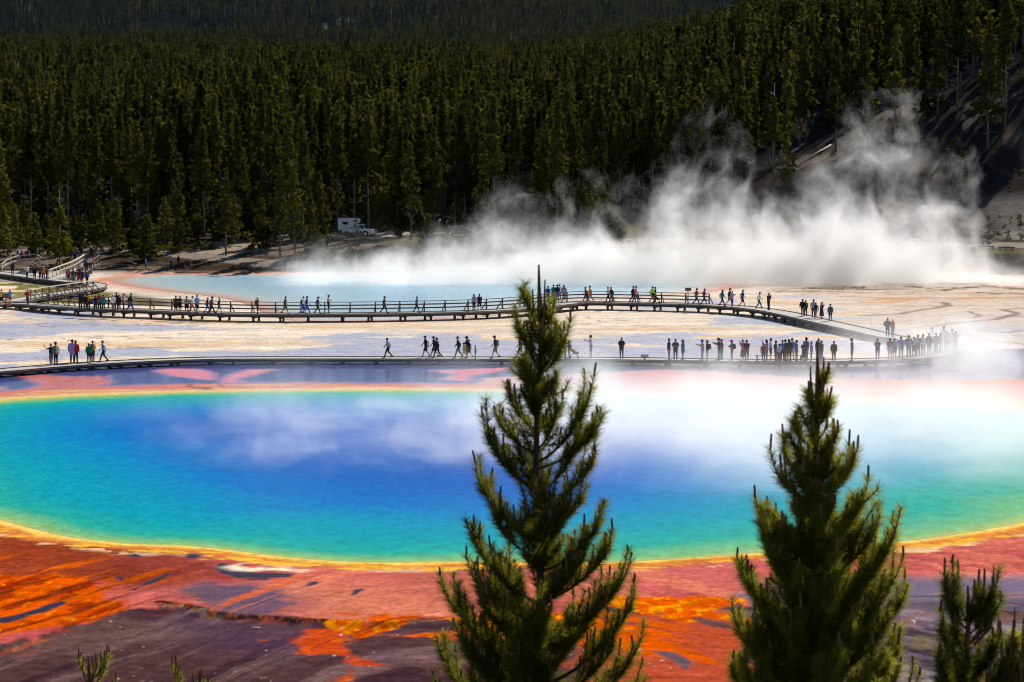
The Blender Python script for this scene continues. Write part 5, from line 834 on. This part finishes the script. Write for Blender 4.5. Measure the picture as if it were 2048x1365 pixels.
# things held or carried
PHONE = pmat('black_phone', (.01, .01, .012), .3, .1, 9, spec=.6)
def held(u, v, z, size, label, name='phone', mat=PHONE):
    o = MB().box((0, 0, 0), size).build(name, mat, None, bevel=.006); o.location = at(u, v, z); tag(o, label, name); return o
p = at(1182, 716.5, n)
o = held(1182, 716.5, n, (.012, .15, .08), 'black phone held out in both hands by the person in the white top'); o.location = p + Vector((-.53, -.03, 1.50))
# ------------------------------------------------------------------ the young pines in front of the camera
NEEDLE = foliage('pine_needles', (0.05, 0.068, 0.007), (0.36, 0.34, 0.036), 0.6, 5.0)
TWIG = pmat('pine_twig', (0.085, 0.055, 0.035), .9, .4, 25); CANDLE = pmat('pine_candle', (0.24, 0.11, 0.045), .8, .35, 40)
def bez(a, b, c, n): t = np.linspace(0, 1, n)[:, None]; return (1 - t) ** 2 * a + 2 * t * (1 - t) * b + t * t * c
def pine(name, base_u, D, top_v, foot_v, tips, label, seed, dens=1.0, candle=.3, nfill=40, ring=12, leader=None):
    """tips: (u, v) of branch ends seen in outline; the crown is filled all round the trunk"""
    rg = np.random.default_rng(seed); pxm = FPX / D
    top = np.array(atd(base_u, top_v, D)); g = hz(top[0], D); root = empty(name, (top[0], D, g), 0, label, 'pine tree'); o0 = np.array([top[0], D, g])
    L = lambda u, v: np.array(atd(u, v, D)) - o0
    hgt = top[2] - g; zb = L(base_u, foot_v)[2]
    tr = MB(); k = 12; tr.tube([(0.02 * math.sin(i * 1.3), 0.02 * math.cos(i * 1.7), hgt * i / k - .3 * (i == 0)) for i in range(k + 1)], [(.05 * (hgt / 6)) * (1 - i / k) ** .8 + .008 for i in range(k + 1)], 9); tr.build('trunk', TWIG, root, True)
    # outline radius as a function of height, from the given tips
    T = [L(u, v) for u, v in tips]; zs = np.array(sorted([t[2] for t in T])); 
    env = np.array(sorted([(t[2], abs(t[0])) for t in T])); 
    br = []
    for t in T: br.append((t, rg.uniform(-.25, .25)))
    zmin = min(zb, env[0, 0]) - .8
    for i in range(int(nfill * 1.5)):
        z = hgt - (hgt - zmin) * rg.random() ** .6 * .97 - .25; r = np.interp(z, env[:, 0], env[:, 1]) * rg.uniform(.55, .95) ; a = rg.random() * 6.283
        br.append((np.array([math.cos(a) * r, math.sin(a) * r, z]), None))
    nv, nf = [], []; twig = MB(); cand = MB()
    def needles(pts, dens_, ln, taper=True):
        """bottle brush of needles along a polyline"""
        seg = np.linalg.norm(np.diff(pts, axis=0), axis=1); tot = seg.sum(); n = int(tot * 690 * dens_)
        if n < 4: return
        s = rg.random(n) * tot; cs = np.concatenate([[0], np.cumsum(seg)]); i = np.clip(np.searchsorted(cs, s) - 1, 0, len(seg) - 1); f = (s - cs[i]) / seg[i]
        p = pts[i] + (pts[i + 1] - pts[i]) * f[:, None]; d = (pts[i + 1] - pts[i]) / seg[i][:, None]
        q = rg.normal(0, 1, (n, 3)); q -= (q * d).sum(1)[:, None] * d; q /= np.linalg.norm(q, axis=1)[:, None]
        e = d * rg.uniform(.3, .95, n)[:, None] + q * rg.uniform(.6, 1.0, n)[:, None]; e /= np.linalg.norm(e, axis=1)[:, None]
        w = np.cross(e, rg.normal(0, 1, (n, 3))); w /= np.linalg.norm(w, axis=1)[:, None]; l = ln * rg.uniform(.7, 1.15, n)[:, None]
        nv.append(np.stack([p - w * .0023, p + w * .0023, p + e * l + np.array([0, 0, .004])], 1).reshape(-1, 3))
    def shoot(a, d, ln, cd):
        """upturned shoot with needles and a candle at its end"""
        up = np.array([0, 0, 1.0]); c = a + d * ln * .55 + up * ln * .05; e = a + d * ln * rg.uniform(.5, .9) + up * ln * rg.uniform(.3, .75); pts = bez(a, c, e, 5); twig.tube([tuple(x) for x in pts], [.006, .0055, .005, .0045, .004], 4, False); needles(pts, dens, .098)
        if cd > 0: tp = e + np.array([rg.normal(0, .008), rg.normal(0, .008), cd]); cand.tube([tuple(e - up * .01), tuple((e + tp) / 2), tuple(tp - up * .006), tuple(tp)], [.009, .0095, .008, .002], 6, False)
        return e
    for tip, yb in br:
        if yb is not None:
            tip = tip + np.array([0, yb * (abs(tip[0]) + .1), 0])
        rr = math.hypot(tip[0], tip[1]); rise = rr * rg.uniform(.45, 1.0) + .06; st = np.array([0, 0, min(max(tip[2] - rise, 0.2), hgt - .25)]); mid = st + (tip - st) * np.array([.62, .62, .25])
        pts = bez(st, mid, tip, 9); ln = np.linalg.norm(np.diff(pts, axis=0), axis=1).sum(); r0 = .006 + .012 * min(1.6, ln)
        twig.tube([tuple(p) for p in pts], [r0 * (1 - .75 * i / 8) for i in range(9)], 5, False); needles(pts[4:], dens * 1.0, .098); needles(pts[1:5], dens * .35, .09)
        end = pts[-1]; cd = candle * rg.uniform(.12, .34); tp = end + np.array([0, 0, cd]); needles(np.array([end, end + np.array([0, 0, .05])]), dens * 1.4, .05); cand.tube([tuple(end), tuple((end + tp) / 2), tuple(tp)], [.009, .010, .003], 6, False)
        ns = int(3 + ln * 11)
        for j in range(ns):
            t = .3 + .68 * (j + rg.random()) / ns; i = int(t * 8); a = pts[min(i, 7)] + (pts[min(i + 1, 8)] - pts[min(i, 7)]) * (t * 8 - i); d = pts[min(i + 1, 8)] - pts[min(i, 7)]; d /= np.linalg.norm(d) + 1e-9
            sd = np.cross(d, [0, 0, 1.0]); sd /= np.linalg.norm(sd) + 1e-9; dd = d * .75 + sd * (1 if j % 2 else -1) * rg.uniform(.35, .8) + np.array([0, 0, rg.uniform(-.1, .35)]); dd /= np.linalg.norm(dd)
            shoot(a, dd, rg.uniform(.1, .34) * min(1, .35 + ln), candle * rg.uniform(.03, .2) if rg.random() < .6 else 0)
    # leader and its ring of candles, and upright shoots up the stem
    lead = np.array([[0, 0, hgt - .62], [0.005, 0, hgt - .35], [0, 0, hgt - .02]]); needles(lead[:2], dens * .9, .06)
    for dx, dy, a, b in (leader or ((-.04, .02, .42, .2), (.045, -.01, .45, .12), (.02, .04, .5, .26))): cand.tube([(dx * .3, dy * .3, hgt - a - .12), (dx, dy, hgt - a), (dx * 1.15, dy * 1.15, hgt - b)], [.010, .013, .006], 6, False)
    cand.tube([(0, 0, hgt - .45), (0.004, 0, hgt - .2), (0, 0, hgt + .0)], [.016, .014, .005], 7, False)
    for j in range(ring): z = hgt - rg.uniform(.45, 1.3); a = rg.random() * 6.283; shoot(np.array([0, 0, z]), np.array([math.cos(a), math.sin(a), .5]), rg.uniform(.12, .2), candle * .15)
    for j in range(int(nfill * 1.4)):          # short inner branches close to the stem
        z = hgt - .5 - (hgt - zmin - .5) * rg.random() ** .8; a = rg.random() * 6.283; q = np.interp(z, env[:, 0], env[:, 1]) * rg.uniform(.25, .6); d = np.array([math.cos(a), math.sin(a), rg.uniform(.3, .9)]); b0 = np.array([0, 0, z - q * .4]); e_ = shoot(b0, d, q, candle * .1)
        for k in range(3): shoot(b0 + (e_ - b0) * rg.uniform(.3, .9), d + rg.normal(0, .6, 3) + np.array([0, 0, .3]), rg.uniform(.08, .2), 0)
    co = np.concatenate(nv); ne = npmesh('needles', co, np.arange(len(co)).reshape(-1, 3)); link('needles', ne, NEEDLE, root)
    nt_ = len(twig.f); twig.add(cand.v, cand.f); bo = twig.build('branches', TWIG, root); bo.data.materials.append(CANDLE); mi = np.zeros(len(bo.data.polygons), np.int32); mi[nt_:] = 1; bo.data.polygons.foreach_set('material_index', mi); return root
pine('foreground_pine', 1077, 22, 530, 1420, [(1050, 600), (1100, 640), (1035, 660), (1128, 690), (1046, 740), (1112, 770), (1020, 800), (1060, 700), (975, 875), (1168, 820), (1000, 850), (1188, 865), (1150, 900), (1010, 920), (960, 975), (1186, 930), (1165, 1000), (945, 1075), (990, 1040), (1190, 1060), (1220, 1100), (1170, 1110), (905, 1215), (955, 1165), (1000, 1150), (1245, 1170), (1262, 1210), (1200, 1210), (882, 1320), (930, 1290), (1272, 1310), (1225, 1290), (870, 1400), (1285, 1400), (1000, 1300), (1150, 1260)],
     'tall young pine in the foreground, its bare brown top reaching above the raised boardwalk', 5, 1.0, .55, 34)
pine('foreground_pine', 1634, 21, 682, 1420, [(1590, 860), (1618, 800), (1655, 820), (1648, 760), (1572, 915), (1670, 880), (1600, 930), (1705, 935), (1560, 960), (1680, 960), (1548, 1050), (1722, 1000), (1590, 1020), (1525, 1055), (1712, 1085), (1750, 1075), (1782, 1080), (1760, 1120), (1482, 1150), (1500, 1180), (1550, 1130), (1790, 1160), (1815, 1205), (1735, 1170), (1480, 1270), (1525, 1240), (1800, 1310), (1760, 1270), (1470, 1360), (1815, 1390), (1590, 1200), (1690, 1230)],
     'dense young pine in the foreground right of the middle, its tip covering the boardwalk crowd', 9, 1.15, .6, 62)
pine('foreground_pine', 1935, 19, 1172, 1500, [(1898, 1195), (1915, 1180), (1962, 1195), (1985, 1190), (1900, 1215), (1990, 1230), (1886, 1270), (1945, 1230), (1972, 1235), (2000, 1290), (1910, 1270), (1882, 1335), (2000, 1345), (1985, 1310), (1892, 1390), (2005, 1420)],
     'bushy pine top with many upright shoots at the lower right', 13, 1.2, .8, 26, leader=((-.1, .02, .25, .06), (.1, -.01, .28, .04), (.17, .04, .3, .08)))
pine('foreground_pine', 2046, 19, 1235, 1500, [(2030, 1285), (2060, 1270), (2020, 1320), (2075, 1330), (2010, 1370), (2090, 1390)], 'pine cut off by the lower right corner of the frame', 17, 1.2, .8, 14)
pine('foreground_pine', 176, 32, 1312, 1520, [(160, 1330), (190, 1345), (215, 1322), (208, 1345), (150, 1400), (225, 1400)], 'tip of a pine with upright candles peeking in at the bottom left', 19, .35, .8, 0, ring=1, leader=((-.06, .0, .2, .1), (.05, .0, .3, .16)))
pine('foreground_pine', 386, 32, 1346, 1520, [(350, 1348), (400, 1370), (362, 1380), (420, 1375)], 'tip of a pine barely showing at the bottom edge right of the other tip', 23, .35, .8, 0, ring=1, leader=((-.1, .0, .2, .1), (.05, .0, .3, .16)))
# ------------------------------------------------------------------ steam
def steam(name, lo, hi, build, step):
    me = MB().box([(a + b) / 2 for a, b in zip(lo, hi)], [b - a for a, b in zip(lo, hi)]).mesh(name)
    m = bpy.data.materials.new(name); m.use_nodes = True; nt = m.node_tree; nt.nodes.remove(nt.nodes['Principled BSDF']); L = nt.links.new
    g = N(nt, 'ShaderNodeNewGeometry'); sp = N(nt, 'ShaderNodeSeparateXYZ'); L(g.outputs['Position'], sp.inputs[0])
    def M(op, a, b=None, c=None, clamp=False):
        n_ = N(nt, 'ShaderNodeMath', operation=op); n_.use_clamp = clamp
        for i, q in enumerate((a, b, c)):
            if q is None: continue
            if isinstance(q, (int, float)): n_.inputs[i].default_value = q
            else: L(q, n_.inputs[i])
        return n_.outputs[0]
    def noise(scale, det, stretch=(1, 1, 1), off=(0, 0, 0), rough=.55, dist=0.0):
        mp = N(nt, 'ShaderNodeMapping'); mp.inputs['Scale'].default_value = stretch; mp.inputs['Location'].default_value = off; L(g.outputs['Position'], mp.inputs[0]); n_ = N(nt, 'ShaderNodeTexNoise'); setin(n_, Scale=scale, Detail=det, Roughness=rough, Distortion=dist); L(mp.outputs[0], n_.inputs['Vector']); return n_.outputs['Fac']
    def curve(x, pts, x0, x1, ymax):
        t = M('DIVIDE', M('SUBTRACT', x, x0), x1 - x0, clamp=True); fc = N(nt, 'ShaderNodeFloatCurve'); c = fc.mapping.curves[0]
        P = [((a - x0) / (x1 - x0), b / ymax) for a, b in pts]; c.points[0].location = P[0]; c.points[1].location = P[-1]
        for q in P[1:-1]: c.points.new(*q)
        fc.mapping.update(); L(t, fc.inputs['Value']); return M('MULTIPLY', fc.outputs[0], ymax)
    dens = build(M, noise, curve, sp.outputs[0], sp.outputs[1], sp.outputs[2])
    v = N(nt, 'ShaderNodeVolumeScatter'); v.inputs['Color'].default_value = (.97, .975, 1, 1); v.inputs['Anisotropy'].default_value = .24; L(dens, v.inputs['Density']); L(v.outputs[0], nt.nodes['Material Output'].inputs['Volume'])
    m.cycles.volume_step_rate = step; m.volume_intersection_method = 'ACCURATE' if hasattr(m, 'volume_intersection_method') else m.volume_intersection_method
    return tag(link(name, me, m), kind='stuff')
RD = 370.0
def rear(M, noise, curve, x, y, z):
    X = lambda u: (u - 1024) / FPX * RD; Z = lambda v: max(0.0, H - (v - YH) / FPX * RD)
    top = [(480, 560), (580, 545), (610, 490), (655, 482), (705, 512), (760, 478), (830, 470), (900, 465), (950, 395), (1000, 370), (1050, 400), (1120, 405), (1180, 390), (1250, 395), (1320, 325), (1390, 292), (1440, 305), (1490, 360), (1530, 360), (1580, 330), (1630, 275), (1690, 215), (1740, 240), (1785, 320), (1840, 330), (1880, 385), (1920, 455), (1970, 510), (2020, 480), (2070, 450), (2110, 490), (2150, 545)]
    core = [(480, 560), (600, 555), (700, 552), (800, 545), (900, 530), (1000, 510), (1100, 495), (1180, 480), (1250, 480), (1330, 500), (1400, 490), (1480, 470), (1560, 440), (1620, 420), (1700, 400), (1760, 420), (1800, 470), (1850, 530), (1900, 545), (2150, 560)]
    wob = M('MULTIPLY', M('SUBTRACT', noise(.13, 4, off=(3, 1, 7)), .5), 16.0); xx = M('ADD', M('ADD', x, wob), M('MULTIPLY', z, -.12))
    x0, x1 = X(480), X(2150)
    h = curve(xx, [(X(u), Z(v)) for u, v in top], x0, x1, 24.0); hc = curve(xx, [(X(u), Z(v)) for u, v in core], x0, x1, 24.0)
    n1 = noise(.17, 6, (1, 1, .8), (0, 0, 0), .62, .6); n2 = noise(.42, 4, (1, 1, 1), (9, 2, 4), .6, .3)
    q = M('DIVIDE', z, M('MAXIMUM', h, .4)); e = M('SUBTRACT', 1.0, q)
    val = M('ADD', M('ADD', M('MULTIPLY', e, .62), M('MULTIPLY', M('SUBTRACT', n1, .5), 3.1)), M('MULTIPLY', M('SUBTRACT', n2, .5), .7)); val = M('SUBTRACT', val, .2)
    wisp = M('POWER', M('MAXIMUM', val, 0.0), 1.5)
    ec = M('SUBTRACT', 1.0, M('DIVIDE', z, M('MAXIMUM', hc, .3))); cv = M('MAXIMUM', M('ADD', M('MULTIPLY', ec, 1.0), M('MULTIPLY', M('SUBTRACT', n1, .5), 2.6)), 0.0)
    cut = M('MULTIPLY_ADD', M('SUBTRACT', M('ADD', M('MULTIPLY', h, 1.35), .5), z), .5, 0.0, clamp=True)
    ye = M('SUBTRACT', 1.0, M('POWER', M('DIVIDE', M('SUBTRACT', y, 364.0), 22.0), 2.0), clamp=True); ye = M('MULTIPLY', M('POWER', ye, 1.5), M('MULTIPLY_ADD', n2, 1.6, -.1, clamp=True))
    lowl = M('MULTIPLY', M('MULTIPLY', M('EXPONENT', M('MULTIPLY', z, -.9)), M('MULTIPLY_ADD', n1, 4.0, -1.3, clamp=True)), M('MULTIPLY', curve(x, [(X(480), .15), (X(540), .7), (X(700), 1), (X(1000), 1), (X(1300), 1), (X(1500), .9), (X(1800), .4), (X(2150), 0)], x0, x1, 1.0), .13))
    edge = M('MULTIPLY', M('MULTIPLY_ADD', x, .1, .1 * 34, clamp=True), M('MULTIPLY_ADD', x, -.1, 7.4, clamp=True))
    return M('MULTIPLY', M('MULTIPLY', M('ADD', M('MULTIPLY', M('ADD', M('MULTIPLY', wisp, .38), M('MULTIPLY', cv, .26)), cut), lowl), ye), edge)
steam('rear_steam', (-38, 340, .03), (76, 388, 25), rear, 0.7)
def front(M, noise, curve, x, y, z):
    def gauss(cx, cy_, rx, ry, a):
        q = M('ADD', M('POWER', M('DIVIDE', M('SUBTRACT', x, cx), rx), 2.0), M('POWER', M('DIVIDE', M('SUBTRACT', y, cy_), ry), 2.0)); return M('MULTIPLY', M('EXPONENT', M('MULTIPLY', q, -1.0)), a)
    s = gauss(25, 178, 15, 20, .6)
    for g_ in ((11, 168, 12, 17, 1.0), (-8, 159, 9, 10, .55), (-10, 177, 13, 10, .36), (30, 150, 12, 12, .2), (14, 140, 8, 7, .16), (35, 224, 6, 9, 2.7), (5, 184, 11, 10, .6)): s = M('ADD', s, gauss(*g_))
    s = M('MAXIMUM', M('SUBTRACT', s, .04), 0.0)
    n1 = noise(.16, 5, (1, .6, .9), (2, 5, 1), .6, .5); n2 = noise(.45, 4, (1, .6, 1), (7, 3, 2), .6)
    t = M('MULTIPLY', M('MAXIMUM', M('ADD', M('MULTIPLY', M('SUBTRACT', n1, .46), 4.5), M('MULTIPLY', M('SUBTRACT', n2, .5), 1.8)), 0.0), 1.0); t = M('ADD', M('MULTIPLY', t, .6), M('ADD', gauss(19, 166, 20, 27, .55), .03))
    hh = M('ADD', M('ADD', M('MULTIPLY', M('SUBTRACT', n1, .35), 3.5), gauss(33, 222, 9, 12, 2.0)), .55); fall = M('EXPONENT', M('MULTIPLY', M('DIVIDE', z, M('MAXIMUM', hh, .4)), -1.0)); topf = M('MULTIPLY_ADD', z, -.55, 2.5, clamp=True)
    return M('MULTIPLY', M('MULTIPLY', M('MULTIPLY', s, t), M('MULTIPLY', fall, topf)), .55)
steam('front_steam', (-30, 112, .04), (60, 262, 7.2), front, 0.8)

# ------------------------------------------------------------------ the air: far ridges turn blue
def haze():
    me = MB().box((0, 4500, 330), (16400, 9500, 700)).mesh('haze'); m = bpy.data.materials.new('haze'); m.use_nodes = True; nt = m.node_tree; nt.nodes.remove(nt.nodes['Principled BSDF'])
    v = N(nt, 'ShaderNodeVolumePrincipled'); v.inputs['Color'].default_value = (.2, .42, 1, 1); v.inputs['Density'].default_value = 4e-6; v.inputs['Anisotropy'].default_value = 0.0; nt.links.new(v.outputs[0], nt.nodes['Material Output'].inputs['Volume'])
    return tag(link('haze', me, m), kind='stuff')
haze()
